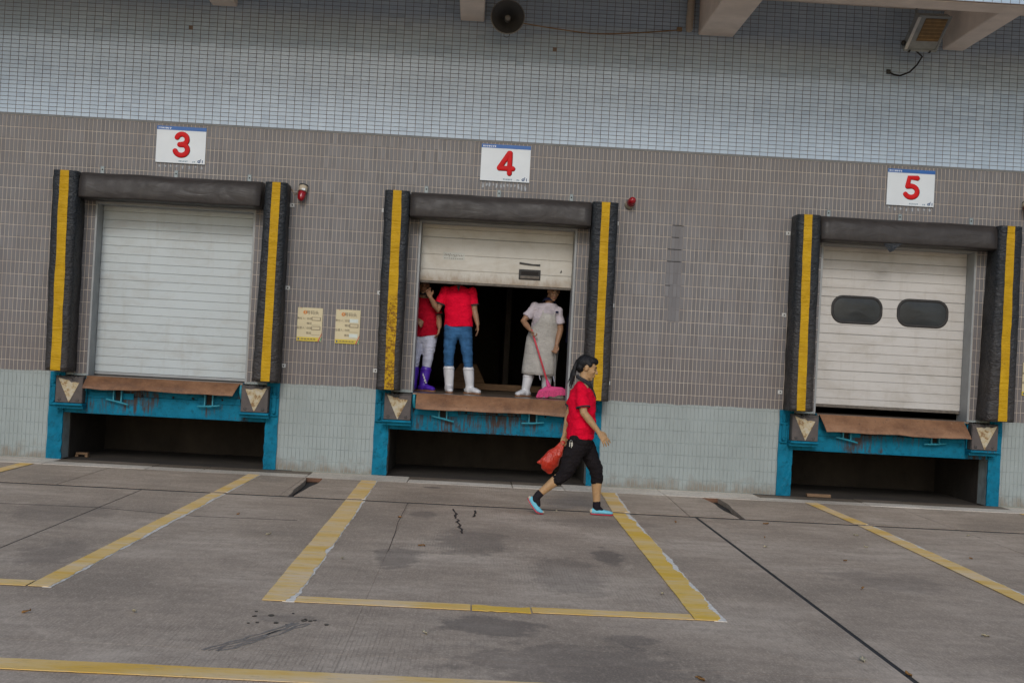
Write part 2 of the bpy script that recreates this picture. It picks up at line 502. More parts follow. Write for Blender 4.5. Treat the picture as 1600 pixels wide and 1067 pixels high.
MAT['seam'] = plain('door_seam', (0.36, 0.355, 0.34), 0.8, 0.2)
MAT['rubber'] = plain('black_rubber', (0.028, 0.026, 0.025), 0.7, 0.35, 12, 0.5, 40)
MAT['grime'] = plain('grimy_rubber_edge', (0.13, 0.11, 0.09), 0.8, 0.5, 20)
MAT['glass'] = plain('dark_door_pane', (0.022, 0.026, 0.029), 0.3, 0.5, 3, 0, 5, 0, 0.35)
MAT['bumper'] = plain('bumper_rubber', (0.060, 0.053, 0.049), 0.75, 0.35, 9, 0.7, 35)
MAT['bumper_face'] = plain('bumper_cap', (0.075, 0.06, 0.055), 0.6, 0.3, 10, 0.3, 30)
def m_tri():
    t = NT('chipped_white_triangle')
    c = t.ramp(t.noise(11, 5, 0.7), [(0.40, (0.47, 0.42, 0.32)), (0.53, (0.42, 0.33, 0.19)), (0.60, (0.20, 0.10, 0.03)), (0.70, (0.38, 0.31, 0.20))])
    return t.out(c, 0.7, t.bump(t.noise(40, 4), 0.4, 0.004))
MAT['triangle'] = m_tri()
def m_teal(name, rust_amt):
    t = NT(name)
    c = t.ramp(t.noise(5, 5, 0.6), [(0.3, (0.002, 0.115, 0.19)), (0.7, (0.004, 0.185, 0.30))])
    c = t.mix(t.mrange(t.noise(15, 6, 0.75), 0.52, 0.70, 0, 0.75), c, (0.004, 0.055, 0.08))
    r = t.math('ADD', t.noise(1.3, 3, 0.6), t.math('MULTIPLY', t.math('SUBTRACT', t.noise(34, 4, 0.7, t.scaled((1, 1, 0.12))), 0.5), 0.65))
    c = t.mix(t.mrange(r, 0.72 - rust_amt, 0.86 - rust_amt, 0, 0.9), c, (0.065, 0.03, 0.014))
    return t.out(c, 0.6, t.bump(t.noise(30, 4), 0.35, 0.008), 0, 0.12)
MAT['teal'] = m_teal('teal_paint', 0.0)
MAT['teal_rusty'] = m_teal('rust_streaked_teal_paint', 0.26)
MAT['teal_beam'] = m_teal('grimy_teal_paint', 0.21)
MAT['teal_light'] = plain('teal_hook_paint', (0.012, 0.22, 0.30), 0.5, 0.2, 20)
def m_rust():
    t = NT('rusty_lip_steel')
    c = t.ramp(t.noise(3.2, 6, 0.7, t.scaled((1, 1, 1.6))), [(0.28, (0.09, 0.042, 0.022)), (0.45, (0.19, 0.088, 0.040)), (0.62, (0.27, 0.135, 0.065)), (0.8, (0.15, 0.085, 0.06))])
    c = t.mix(t.mrange(t.noise(48, 4, 0.7), 0.57, 0.72, 0, 0.6), c, (0.34, 0.22, 0.13))
    c = t.mix(t.mrange(t.noise(20, 3, 0.7), 0.62, 0.72, 0, 0.7), c, (0.085, 0.04, 0.025))
    return t.out(c, 0.6, t.bump(t.noise(35, 5, 0.65), 0.35, 0.006), 0.15)
MAT['rust'] = m_rust()
MAT['deck'] = plain('worn_deck_steel', (0.20, 0.15, 0.115), 0.35, 0.35, 7, 0.3, 30, 0.3)
MAT['galv'] = plain('galvanised_clip', (0.22, 0.255, 0.265), 0.45, 0.2, 20, 0, 10, 0.3)
MAT['white_clip'] = plain('white_clip', (0.55, 0.55, 0.53), 0.5, 0.15, 20)
# --- signs
MAT['sign_white'] = plain('sign_white', (0.64, 0.68, 0.71), 0.4, 0.05, 4)
MAT['sign_blue'] = plain('sign_blue', (0.005, 0.10, 0.36), 0.4, 0.08, 4)
MAT['sign_red'] = plain('sign_red', (0.56, 0.010, 0.012), 0.5, 0.1, 6, 0, 10, 0, 0.15)
MAT['sign_edge'] = plain('sign_shadow_edge', (0.10, 0.03, 0.025), 0.5, 0.1, 6)
MAT['navy'] = plain('logo_navy', (0.01, 0.055, 0.16), 0.5, 0.1)
MAT['teal_text'] = plain('small_print_teal', (0.03, 0.14, 0.22), 0.5, 0.1)
MAT['white_text'] = plain('small_print_white', (0.75, 0.78, 0.8), 0.5, 0.05)
MAT['glue'] = plain('dried_glue', (0.36, 0.38, 0.40), 0.7, 0.35, 40)
MAT['poster'] = plain('cream_notice', (0.56, 0.48, 0.30), 0.5, 0.07, 5)
MAT['poster_yellow'] = plain('notice_yellow', (0.56, 0.42, 0.035), 0.5, 0.1, 5)
MAT['ink'] = plain('notice_ink', (0.09, 0.07, 0.05), 0.6, 0.1)
MAT['orange'] = plain('notice_orange', (0.52, 0.17, 0.02), 0.5, 0.1)
MAT['p_red'] = plain('notice_red', (0.42, 0.03, 0.015), 0.5, 0.1)
MAT['p_green'] = plain('notice_green', (0.02, 0.22, 0.09), 0.5, 0.1)
MAT['slip'] = plain('name_slip', (0.30, 0.245, 0.165), 0.5, 0.2, 60)
MAT['slip_pale'] = plain('pale_name_slip', (0.55, 0.60, 0.55), 0.5, 0.1, 20)
MAT['beige'] = plain('aged_beige_plastic', (0.42, 0.35, 0.25), 0.5, 0.15, 15)
def m_dome():
    t = NT('red_beacon_dome'); t.out((0.42, 0.012, 0.022), 0.18)
    t.b.inputs['Transmission Weight'].default_value = 0.35
    return t.m
MAT['dome'] = m_dome()
MAT['horn'] = plain('horn_grey', (0.20, 0.19, 0.175), 0.55, 0.2, 6)
MAT['horn_in'] = plain('horn_throat', (0.05, 0.05, 0.05), 0.5, 0.25, 8)
MAT['cable'] = plain('tan_cable', (0.26, 0.17, 0.09), 0.6, 0.2, 20)
MAT['black_cable'] = plain('black_cable', (0.02, 0.02, 0.02), 0.5, 0.2, 20)
MAT['pipe'] = plain('cream_pipe', (0.42, 0.36, 0.29), 0.55, 0.15, 6)
MAT['alu'] = plain('floodlight_aluminium', (0.26, 0.28, 0.28), 0.45, 0.2, 12, 0, 10, 0.2)
MAT['amber'] = plain('amber_reflector', (0.17, 0.10, 0.03), 0.35, 0.35, 14)
MAT['amber_rib'] = plain('amber_rib', (0.26, 0.16, 0.06), 0.4, 0.3, 14)
MAT['wood'] = plain('old_timber', (0.20, 0.12, 0.065), 0.8, 0.35, 8, 0.3, 30, 0, 0.4, (1, 6, 6))
MAT['hole'] = plain('broken_tile_hole', (0.018, 0.015, 0.013), 0.95, 0.3)
# --- people
def cloth(name, c, rough=0.85, weave=0.12, var=0.15):
    t = NT(name)
    col = t.ramp(t.noise(9, 4), [(0.3, dark(c, 1 - var)), (0.7, dark(c, 1 + var))])
    nm = t.bump(t.noise(15, 5, 0.6, t.scaled((1, 1, 1.6)), 1.4), 0.6, 0.03)
    nm = t.bump(t.noise(420, 2), weave, 0.002, nm)
    m_ = t.out(col, rough, nm, 0, 0.06)
    return m_
def skin(name, c):
    t = NT(name)
    col = t.ramp(t.noise(24, 4), [(0.3, dark(c, 0.88)), (0.7, dark(c, 1.1))])
    m_ = t.out(col, 0.5, t.bump(t.noise(180, 3), 0.08, 0.002), 0, 0.4)
    t.b.inputs['Subsurface Weight'].default_value = 0.12
    t.b.inputs['Subsurface Radius'].default_value = (0.012, 0.005, 0.003)
    return m_
MAT['skin'] = skin('skin_tan', (0.44, 0.26, 0.125))
MAT['skin_b'] = skin('skin_brown', (0.30, 0.165, 0.095))
MAT['hair'] = plain('black_hair', (0.009, 0.008, 0.009), 0.45, 0.4, 60, 0.5, 240, 0, 0.25, (1, 1, 0.25))
MAT['red_shirt'] = cloth('red_pique', (0.72, 0.005, 0.032))
MAT['dark_red_shirt'] = cloth('dark_red_knit', (0.40, 0.005, 0.02))
MAT['charcoal'] = cloth('charcoal_knit', (0.040, 0.040, 0.044))
MAT['black_trouser'] = cloth('black_stretch_cloth', (0.016, 0.013, 0.014), 0.75)
MAT['sock'] = cloth('black_sock', (0.022, 0.018, 0.022))
MAT['jeans'] = cloth('blue_denim', (0.040, 0.115, 0.24), 0.9, 0.3, 0.35)
MAT['white_trouser'] = cloth('white_cotton', (0.54, 0.55, 0.66))
MAT['white_shirt'] = cloth('pale_polo', (0.47, 0.42, 0.45))
MAT['apron'] = cloth('grey_canvas_apron', (0.42, 0.40, 0.37), 0.9, 0.3)
MAT['navy_cloth'] = cloth('navy_knit', (0.02, 0.022, 0.05))
MAT['boot_white'] = plain('white_rubber_boot', (0.60, 0.60, 0.62), 0.35, 0.08, 9)
MAT['boot_purple'] = plain('purple_rubber_boot', (0.075, 0.022, 0.36), 0.35, 0.1, 9)
MAT['sole_brown'] = plain('tan_rubber_sole', (0.22, 0.10, 0.045), 0.7, 0.2)
MAT['shoe_blue'] = plain('sky_blue_canvas', (0.16, 0.50, 0.62), 0.75, 0.1, 20, 0.2, 200)
MAT['shoe_cream'] = plain('cream_shoe_trim', (0.50, 0.43, 0.32), 0.7, 0.15, 30)
MAT['sole_red'] = plain('red_shoe_sole', (0.46, 0.025, 0.05), 0.6, 0.15, 20)
MAT['lip'] = plain('lips', (0.26, 0.095, 0.065), 0.5, 0.1)
MAT['eye'] = plain('dark_eye', (0.02, 0.014, 0.012), 0.25, 0.1)
MAT['keys'] = plain('key_metal', (0.45, 0.45, 0.43), 0.3, 0.2, 40, 0, 10, 0.7)
def m_bag():
    t = NT('red_plastic_bag')
    c = t.ramp(t.noise(7, 4), [(0.3, (0.52, 0.028, 0.012)), (0.7, (0.70, 0.06, 0.025))])
    t.out(c, 0.28, t.bump(t.noise(16, 4, 0.55, t.scaled((1.5, 1.5, 0.5)), 1.5), 0.6, 0.03))
    t.b.inputs['Transmission Weight'].default_value = 0.15
    return t.m
MAT['bag'] = m_bag()
MAT['pink'] = plain('pink_broom_plastic', (0.60, 0.045, 0.19), 0.6, 0.15, 20)
MAT['bristle'] = plain('pink_bristles', (0.55, 0.06, 0.17), 0.85, 0.35, 90, 0.8, 260, 0, 0.3, (1, 1, 0.2))
MAT['broom_red'] = plain('red_broom_handle', (0.48, 0.03, 0.05), 0.4, 0.1)
MAT['steel'] = plain('dull_steel', (0.28, 0.27, 0.26), 0.4, 0.2, 20, 0, 10, 0.5)
MAT['cap_dark'] = cloth('dark_cap', (0.02, 0.02, 0.022))

# ================================================================== THE SETTING
# ---- ground: dark sub-base with concrete slabs on it
gb = MB().box(-90, 90, -110, -0.72, -0.30, -0.06)
ground = obj('ground', gb, MAT['joint'], kind='structure', label='grey concrete loading yard with dark joints between its slabs')
def slab(poly, z0=-0.055, tops=None, mat='concrete'):
    """poly: outline in xy, tops: z per corner"""
    mb = MB(); n = len(poly)
    tops = tops or [0.0] * n
    mb.add([(p[0], p[1], z0) for p in poly] + [(p[0], p[1], t) for p, t in zip(poly, tops)],
           [tuple(reversed(range(n))), tuple(range(n, 2 * n))] + [(i, (i + 1) % n, n + (i + 1) % n, n + i) for i in range(n)])
    return obj('slab', mb, MAT[mat], ground)
def rect(x0, x1, y0, y1): return [(x0, y0), (x1, y0), (x1, y1), (x0, y1)]
xj = [-40, -20, -11.5, -8.8, -6.05, -3.31, -0.60, 2.35, 5.10, 7.85, 10.6, 20, 40]
wid = {2.35: 0.035, -3.31: 0.014, -0.60: 0.0015}
yj = [-2.70, -5.95, -9.30, -12.8, -16.3, -30, -60]
for a, b in zip(xj[:-1], xj[1:]):
    ga, gb2 = wid.get(a, 0.008) / 2, wid.get(b, 0.008) / 2
    for k, (y1, y0) in enumerate(zip(yj[:-1], yj[1:])):
        slab(rect(a + ga, b - gb2, y0 + 0.0015, y1 - (0.06 if k == 0 else 0.0015)))
obj('joint_fill_and_shade', MB().box(-40, 40, -2.7605, -2.646, -0.055, -0.003), MAT['joint'], ground)  # extra-wide dark strip: shadow of the stepped crack put into the joint colour
for x_, w_ in ((2.35, 0.036), (-3.31, 0.0145)):
    for (ya, yb) in ((-5.952, -2.761), (-9.302, -5.9525), (-12.8, -9.3025)):
        obj('joint_fill_and_shade', MB().box(x_ - w_ / 2, x_ + w_ / 2, ya, yb, -0.055, -0.003), MAT['joint'], ground)
# slabs next to the building, split by two little drainage gullies
slab(rect(-40, -20, -2.645, -0.745)); slab(rect(-19.99, -6.6, -2.645, -0.745)); slab(rect(-6.59, -4.20, -2.645, -0.745)); slab(rect(-4.19, -1.93, -2.645, -0.745)); 
def gully_edges(x, side):
    rr = random.Random(int(x * 10) + side)
    pts = []
    for i in range(7):
        u = i / 6
        w = 0.075 * (1 - u) ** 0.8 + 0.008
        pts.append((x + side * w + rr.uniform(-0.012, 0.012) + 0.03 * math.sin(u * 5) * (1 - u), -0.745 - u * 1.90))
    return pts
E3L = gully_edges(-1.83, -1); E3R = gully_edges(-1.80, 1)
E5L = gully_edges(2.83, -1); E5R = gully_edges(2.87, 1)
slab([(-1.925, -2.645)] + E3L[::-1] + [(-1.925, -0.745)])
slab(E3R[::-1] and [(2.29, -2.645), (2.335, -0.745)] + E3R)
slab([(2.30, -2.645)] + E5L[::-1] + [(2.343, -0.745)])
slab([(5.09, -2.645), (5.09, -0.745)] + E5R)
slab(rect(5.10, 8.0, -2.645, -0.745)); slab(rect(8.01, 20, -2.645, -0.745)); slab(rect(20.01, 40, -2.645, -0.745))
# cracks, drips and tyre mark: thin stains
def ribbon(name, pts, w, mat, parent, z=0.003, seed=1):
    rr = random.Random(seed); P = []
    n = len(pts)
    fine = []
    for i in range(n - 1):
        for k in range(5):
            u = k / 5
            fine.append((pts[i][0] * (1 - u) + pts[i + 1][0] * u, pts[i][1] * (1 - u) + pts[i + 1][1] * u))
    fine.append(pts[-1])
    L, Rr = [], []
    for i, p in enumerate(fine):
        q = fine[min(i + 1, len(fine) - 1)]; o = fine[max(i - 1, 0)]
        t = Vector((q[0] - o[0], q[1] - o[1])).normalized(); nn = Vector((-t[1], t[0]))
        ww = w * rr.uniform(0.4, 1.2); jx = rr.uniform(-1, 1) * w * 0.8
        L.append((p[0] + nn[0] * (ww / 2 + jx), p[1] + nn[1] * (ww / 2 + jx), z)); Rr.append((p[0] - nn[0] * (ww / 2 - jx), p[1] - nn[1] * (ww / 2 - jx), z))
    mb = MB().sheet([L, Rr], (0, 0, -0.0025))
    return obj(name, mb, MAT[mat], parent)
ribbon('crack', [(-0.61, -2.73), (-0.62, -4.2), (-0.59, -5.9)], 0.0045, 'joint', ground, seed=2)
ribbon('crack', [(-4.4, -4.3), (-3.33, -4.25), (-2.4, -4.5), (-1.5, -4.45)], 0.005, 'joint', ground, seed=3)
ribbon('oil_drip', [(-0.13, -3.05), (-0.10, -3.7), (-0.08, -4.1), (-0.02, -4.75)], 0.022, 'wet', ground, seed=4)
ribbon('oil_drip', [(0.065, -3.1), (0.07, -3.6)], 0.02, 'wet', ground, seed=5)
for k in range(14):
    x, y = -1.1 + random.uniform(-0.12, 0.45), -8.5 + random.uniform(-0.2, 0.2)
    r = random.uniform(0.006, 0.018)
    obj('oil_spot', MB().prism([(x + r * math.cos(a), y + r * 1.5 * math.sin(a)) for a in np.linspace(0, 5.6, 8)], 'z', 0.0005, 0.0035), MAT['wet'], ground)
for k in range(4):
    ribbon('tyre_mark', [(-1.29 + 0.03 * k, -9.35), (-1.11 + 0.03 * k, -9.0), (-0.94 + 0.03 * k, -8.62)], 0.018, 'tyre', ground, z=0.0028, seed=20 + k)

# ---- kerb strip between the wall and the slabs
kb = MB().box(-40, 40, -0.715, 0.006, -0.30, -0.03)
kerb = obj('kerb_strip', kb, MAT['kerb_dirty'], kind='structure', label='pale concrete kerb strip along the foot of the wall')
xs = -9.2
while xs < 11:
    L = random.choice([0.62, 0.9, 1.2, 1.25])
    dz = random.uniform(-0.004, 0.003)
    obj('kerb_stone', MB().box(xs + 0.004, xs + L - 0.004, -0.712, -0.36, -0.028, dz), MAT['kerb'], kerb, bevel=0.006)
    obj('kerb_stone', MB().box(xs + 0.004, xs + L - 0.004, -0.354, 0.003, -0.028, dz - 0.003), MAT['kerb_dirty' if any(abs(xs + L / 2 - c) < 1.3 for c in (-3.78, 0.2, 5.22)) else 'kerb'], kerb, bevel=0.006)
    xs += L
obj('steel_edge', MB().box(-40, 40, -0.738, -0.716, -0.05, -0.004), MAT['rust_edge'], kerb)

# ---- painted lines
def line(p0, p1, w, seed, label, white=0.0, rag=0.004):
    """crisp left edge, flaking right edge over an older white line"""
    rr = random.Random(seed)
    d = Vector((p1[0] - p0[0], p1[1] - p0[1])); L = d.length; d.normalize(); nn = Vector((-d[1], d[0]))
    N = max(8, int(L / 0.03))
    A, B, W0, W1 = [], [], [], []
    nz1 = lambda x, k: noise.noise(Vector((x, seed * 1.7 + k, 0.3)))
    for i in range(N + 1):
        l = L * i / N
        c = Vector((p0[0], p0[1])) + d * l
        a_ = w / 2 + nz1(l * 2, 0) * rag + rr.uniform(-1, 1) * rag * 0.5
        er = max(0.0, 0.30 + nz1(l * 0.9, 5) * 0.8 + nz1(l * 4, 9) * 0.6 + rr.uniform(-0.12, 0.12)) * white + nz1(l * 3, 2) * rag + rr.uniform(-1, 1) * rag * 0.5
        b_ = w / 2 - er
        o_ = w / 2 + white * 0.10 + nz1(l * 5, 14) * white * 0.25 + rr.uniform(-1, 1) * white * 0.06
        pl = c - nn * a_; pr = c + nn * b_
        A.append((pl[0], pl[1], 0.008)); B.append((pr[0], pr[1], 0.008))
        p_, q_ = c + nn * (w / 2 - white * 1.1), c + nn * o_
        W0.append((p_[0], p_[1], 0.004)); W1.append((q_[0], q_[1], 0.004))
    t = thing('painted_line', label, 'road marking', (p0[0], p0[1], 0.0), 'yellow bay lines on the concrete')
    t['kind'] = 'structure'
    obj('paint', MB().sheet([A, B], (0, 0, -0.0035)), MAT['line_bright' if seed in (3, 50) else 'line'], t)
    if white: obj('old_white_edge', MB().sheet([W0, W1], (0, 0, -0.0035)), MAT['white_paint'], t)
    return t
line((-1.145, -2.77), (-1.12, -8.04), 0.19, 1, 'long worn yellow line left of the middle bay, meeting the short front line', 0.06)
line((-1.165, -0.80), (-1.15, -2.64), 0.185, 2, 'faded stub of yellow line under the left post of the open dock', 0.03)
line((1.565, -2.77), (1.525, -8.01), 0.185, 3, 'bright yellow line right of the middle bay with flaking white edge', 0.06)
line((1.645, -0.80), (1.585, -2.64), 0.18, 4, 'faded pinkish stub of yellow line behind the walking woman', 0.05)
line((-1.018, -7.965), (0.05, -7.96), 0.17, 5, 'pale yellow front line of the middle bay, left half')
line((0.06, -7.975), (0.42, -7.97), 0.15, 50, 'bright yellow repainted dab in the front line of the middle bay', 0.0, 0.03)
line((0.43, -7.955), (1.425, -7.935), 0.16, 51, 'thin yellow front line of the middle bay, right half')
line((-2.535, -2.77), (-2.585, -7.95), 0.14, 6, 'yellow line right of bay three running out to a corner at left', 0.045)
line((-2.515, -0.76), (-2.53, -2.64), 0.14, 7, 'short yellow stub beside the right post of bay three', 0.02)
line((-2.665, -7.866), (-5.05, -7.866), 0.17, 8, 'yellow front line of bay three cut by the left picture edge')
line((-5.14, -0.80), (-5.14, -2.64), 0.15, 9, 'very faint yellow stub at the far left below bay three')
line((-5.14, -2.77), (-5.16, -7.75), 0.16, 10, 'worn yellow left line of bay three, mostly out of frame')
line((4.105, -2.77), (4.00, -9.5), 0.17, 11, 'long yellow line left of bay five running out at right', 0.045)
line((4.06, -0.78), (4.09, -2.64), 0.15, 12, 'short bent yellow stub under the left post of bay five', 0.02)
line((6.62, -0.80), (6.64, -2.64), 0.15, 13, 'short yellow stub at the far right edge of the yard')
line((-12, -9.80), (0.9, -9.80), 0.19, 14, 'wide pale yellow line along the bottom edge of the picture')

# ================================================================== THE BUILDING
BAYS = {3: -3.78, 4: 0.20, 5: 5.22}
CX = list(BAYS.values())
X0, X1 = -9.0, 11.0
ZB = 4.18            # border between grey and white tiles
OPEN = []            # openings: x0,x1,z0,z1
for c in CX:
    OPEN.append((c - 0.98, c + 0.98, 1.03, 3.22))
    OPEN.append((c - 1.23, c + 1.245, -0.1, 1.03))
bld = thing('warehouse', 'long warehouse front with white upper tiles and grey tiles around numbered loading docks', 'building', (0.2, 0.15, 0))

def wall_boxes(mb, x0, x1, z0, z1, y0, y1):
    zs = sorted({z0, z1} | {min(max(o[k], z0), z1) for o in OPEN for k in (2, 3)})
    for a, b in zip(zs[:-1], zs[1:]):
        if b - a < 1e-6: continue
        cuts = sorted((o[0], o[1]) for o in OPEN if o[2] < (a + b) / 2 < o[3])
        x = x0
        for c0, c1 in cuts:
            mb.box(x, c0, y0, y1, a, b); x = c1
        mb.box(x, x1, y0, y1, a, b)
wall_g = MB(); wall_boxes(wall_g, X0, X1, 0.0, ZB, 0.004, 0.28)
wg = obj('grey_tiled_wall', wall_g, MAT['grey_grout'], bld)
ww = obj('white_tiled_wall', MB().box(X0, X1, 0.004, 0.28, ZB, 7.6), MAT['dark_grout'], bld)
obj('trim_course', MB().box(X0, X1, -0.003, 0.0035, ZB + 0.001, ZB + 0.02), plain('trim_course', (0.16, 0.165, 0.165), 0.6), ww)

def clip_tiles(xa, xb, za, zb):
    out = [(xa, xb)]
    for (o0, o1, z0, z1) in OPEN:
        if zb <= z0 + 0.002 or za >= z1 - 0.002: continue
        new = []
        for a, b in out:
            if b <= o0 or a >= o1: new.append((a, b)); continue
            if a < o0: new.append((a, o0))
            if b > o1: new.append((o1, b))
        out = new
    return [(a, b) for a, b in out if b - a > 0.012]

def tile_mesh(w, h, d, name):
    me = bpy.data.meshes.new(name)
    b = 0.0015
    vs = [(-w / 2, d, -h / 2), (w / 2, d, -h / 2), (w / 2, d, h / 2), (-w / 2, d, h / 2),
          (-w / 2 + b, 0, -h / 2 + b), (w / 2 - b, 0, -h / 2 + b), (w / 2 - b, 0, h / 2 - b), (-w / 2 + b, 0, h / 2 - b)]
    fs = [(4, 5, 6, 7), (0, 1, 5, 4), (1, 2, 6, 5), (2, 3, 7, 6), (3, 0, 4, 7)]
    me.from_pydata(vs, [], fs)
    return me

def tile_field(tiles, w_std, h_std, mat, parent, centre, n_single, jit, name):
    """the n nearest whole tiles are objects of their own, the rest one part"""
    whole = [t for t in tiles if abs((t[1] - t[0]) - w_std) < 1e-4 and abs((t[3] - t[2]) - h_std) < 1e-4]
    whole.sort(key=lambda t: ((t[0] + t[1]) / 2 - centre[0]) ** 2 + ((t[2] + t[3]) / 2 - centre[1]) ** 2)
    single = set(whole[:n_single])
    me = tile_mesh(w_std, h_std, 0.0045, 'tile'); me.materials.append(mat)
    off = WPOS[parent]
    for t in whole[:n_single]:
        o = bpy.data.objects.new('tile', me); o.parent = parent
        o.location = ((t[0] + t[1]) / 2 - off[0], -0.0005 - off[1], (t[2] + t[3]) / 2 - off[2])
        o.rotation_euler = (random.gauss(0, jit), 0, random.gauss(0, jit))
        COL.objects.link(o)
    V, Fc = [], []
    b = 0.0015
    for t in tiles:
        if t in single: continue
        xa, xb, za, zb = t
        n = len(V)
        tx, tz = random.gauss(0, jit), random.gauss(0, jit)
        cx, cz = (xa + xb) / 2, (za + zb) / 2
        f = lambda x, z: -0.0005 + tx * (x - cx) + tz * (z - cz)
        V += [(xa, 0.0042, za), (xb, 0.0042, za), (xb, 0.0042, zb), (xa, 0.0042, zb)]
        V += [(x, f(x, z), z) for x, z in ((xa + b, za + b), (xb - b, za + b), (xb - b, zb - b), (xa + b, zb - b))]
        Fc += [tuple(n + k for k in q) for q in ((4, 5, 6, 7), (0, 1, 5, 4), (1, 2, 6, 5), (2, 3, 7, 6), (3, 0, 4, 7))]
    m2 = bpy.data.meshes.new(name)
    m2.from_pydata([(a - off[0], b_ - off[1], c - off[2]) for a, b_, c in V], [], Fc)
    m2.materials.append(mat)
    o = bpy.data.objects.new(name, m2); o.parent = parent; COL.objects.link(o); o['kind'] = 'stuff'
    return o

J = 0.005
HOLES = [(-3.755, 5.363), (0.784, 5.391)]
tw = []
z = ZB + 0.022
while z < 7.5:
    x = X0
    while x < X1 - 0.09:
        t = (round(x + 0.002, 4), round(x + 0.098, 4), round(z + 0.002, 4), round(z + 0.048, 4))
        if not any(t[0] < h[0] < t[1] and t[2] < h[1] < t[3] for h in HOLES): tw.append(t)
        else: tw.append((t[0], t[0] + 0.05, t[2], t[3]))
        x = round(x + 0.1, 4)
    z = round(z + 0.05, 4)
tile_field(tw, 0.096, 0.046, MAT['white_tile'], ww, (0.3, 4.75), 300, 0.0045, 'tile_field')
PATCH = [(2.35, 2.5, 2.83, 3.28), (2.30, 2.5, 2.38, 2.83), (2.35, 2.5, 2.08, 2.38)]
tg = []
k = 0
while ZB - 0.15 * (k + 1) > -0.2:
    zt = ZB - 0.15 * k
    zb_ = max(zt - 0.15, 0.002)
    x = X0
    while x < X1 - 0.04:
        for a, b in clip_tiles(x, x + 0.05, zb_, zt):
            aa = a + (J / 2 if a == x else 0.0); bb = b - (J / 2 if abs(b - x - 0.05) < 1e-9 else 0.0)
            if bb - aa > 0.008 and zt - zb_ > 0.03:
                tg.append((round(aa, 4), round(bb, 4), round(zb_ + J / 2, 4), round(zt - J / 2, 4)))
        x = round(x + 0.05, 4)
    k += 1
tile_field(tg, 0.045, 0.145, MAT['grey_tile'], wg, (0.2, 3.75), 300, 0.003, 'tile_field')
for (a, b, c, d) in PATCH:
    obj('mortar_patch', MB().box(a, b, 0.0008, 0.0039, c, d), MAT['patch'], wg)

for (x, z_, w_) in ((2.36, 3.28, 0.11), (2.47, 3.275, 0.03), (2.355, 3.13, 0.09), (2.31, 2.98, 0.17), (2.31, 2.83, 0.17), (2.305, 2.53, 0.06)):
    obj('mortar_crack', MB().box(x, x + w_, -0.0016, 0.0007, z_ - 0.006, z_ + 0.003), MAT['hole'], wg)
# door jambs, lintels
for c in CX:
    for (a, b) in ((c - 0.98, c - 0.955), (c + 0.955, c + 0.98)):
        obj('door_jamb', MB().box(a, b, 0.002, 0.36, 1.03, 3.215), MAT['jamb'], bld, bevel=0.003)
    obj('lintel', MB().box(c - 0.955, c + 0.955, 0.002, 0.36, 3.15, 3.215), MAT['jamb'], bld)

# interior behind the docks
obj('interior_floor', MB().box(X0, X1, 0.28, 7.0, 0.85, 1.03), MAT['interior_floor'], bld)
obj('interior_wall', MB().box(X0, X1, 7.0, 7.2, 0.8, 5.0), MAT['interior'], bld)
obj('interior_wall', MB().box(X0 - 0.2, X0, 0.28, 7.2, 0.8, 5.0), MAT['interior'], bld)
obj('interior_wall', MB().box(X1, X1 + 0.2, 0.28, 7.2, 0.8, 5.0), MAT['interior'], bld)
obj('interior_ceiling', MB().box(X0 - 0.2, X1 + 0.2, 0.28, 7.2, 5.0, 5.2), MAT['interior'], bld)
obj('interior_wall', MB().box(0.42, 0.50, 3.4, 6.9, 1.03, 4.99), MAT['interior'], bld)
# pits under the levellers
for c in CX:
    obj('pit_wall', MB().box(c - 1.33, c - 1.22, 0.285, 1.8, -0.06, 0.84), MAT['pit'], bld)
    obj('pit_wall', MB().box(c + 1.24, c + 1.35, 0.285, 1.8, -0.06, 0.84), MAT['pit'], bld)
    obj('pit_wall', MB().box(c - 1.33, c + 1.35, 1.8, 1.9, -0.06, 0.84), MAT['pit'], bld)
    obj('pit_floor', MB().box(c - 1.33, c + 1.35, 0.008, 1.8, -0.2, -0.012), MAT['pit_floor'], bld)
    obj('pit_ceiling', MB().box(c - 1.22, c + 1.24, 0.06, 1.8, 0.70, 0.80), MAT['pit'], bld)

# ---- canopy
can = obj('canopy', MB().box(X0, X1, -2.08, 0.0, 6.15, 6.35), MAT['beam_paint'], bld)
obj('edge_beam', MB().box(X0, X1, -2.09, -1.757, 5.655, 6.148), MAT['beam_paint'], can, bevel=0.008)
for cx, wd in ((-6.35, 0.3), (-3.32, 0.31), (-0.263, 0.295), (2.77, 0.44), (5.76, 0.27), (8.8, 0.3)):
    obj('beam', MB().box(cx - wd / 2, cx + wd / 2, -1.756, -0.002, 5.662, 6.148), MAT['beam_paint'], can, bevel=0.012)
fas = obj('fascia', MB().box(X0, X1, -2.11, -2.0905, 5.66, 6.9), MAT['dark_grout'], can)
tf = []
z = 5.665
V, Fc = [], []
off = WPOS[can]
while z < 6.85:
    x = X0
    while x < X1 - 0.09:
        n = len(V); d = random.gauss(0, 0.0015)
        a, b_, c_, d_ = x + 0.0025, x + 0.0975, z + 0.0025, z + 0.0475
        V += [(a, -2.1101, c_), (b_, -2.1101, c_), (b_, -2.1101, d_), (a, -2.1101, d_), (a + .001, -2.1155, c_ + .001), (b_ - .001, -2.1155 + d * .1, c_ + .001), (b_ - .001, -2.1155, d_ - .001), (a + .001, -2.1155, d_ - .001)]
        Fc += [tuple(n + q for q in f) for f in ((4, 5, 6, 7), (0, 1, 5, 4), (1, 2, 6, 5), (2, 3, 7, 6), (3, 0, 4, 7))]
        x = round(x + 0.1, 4)
    z = round(z + 0.05, 4)
me = bpy.data.meshes.new('fascia_tile_field')
me.from_pydata([(a - off[0], b - off[1], c - off[2]) for a, b, c in V], [], Fc); me.materials.append(MAT['white_tile'])
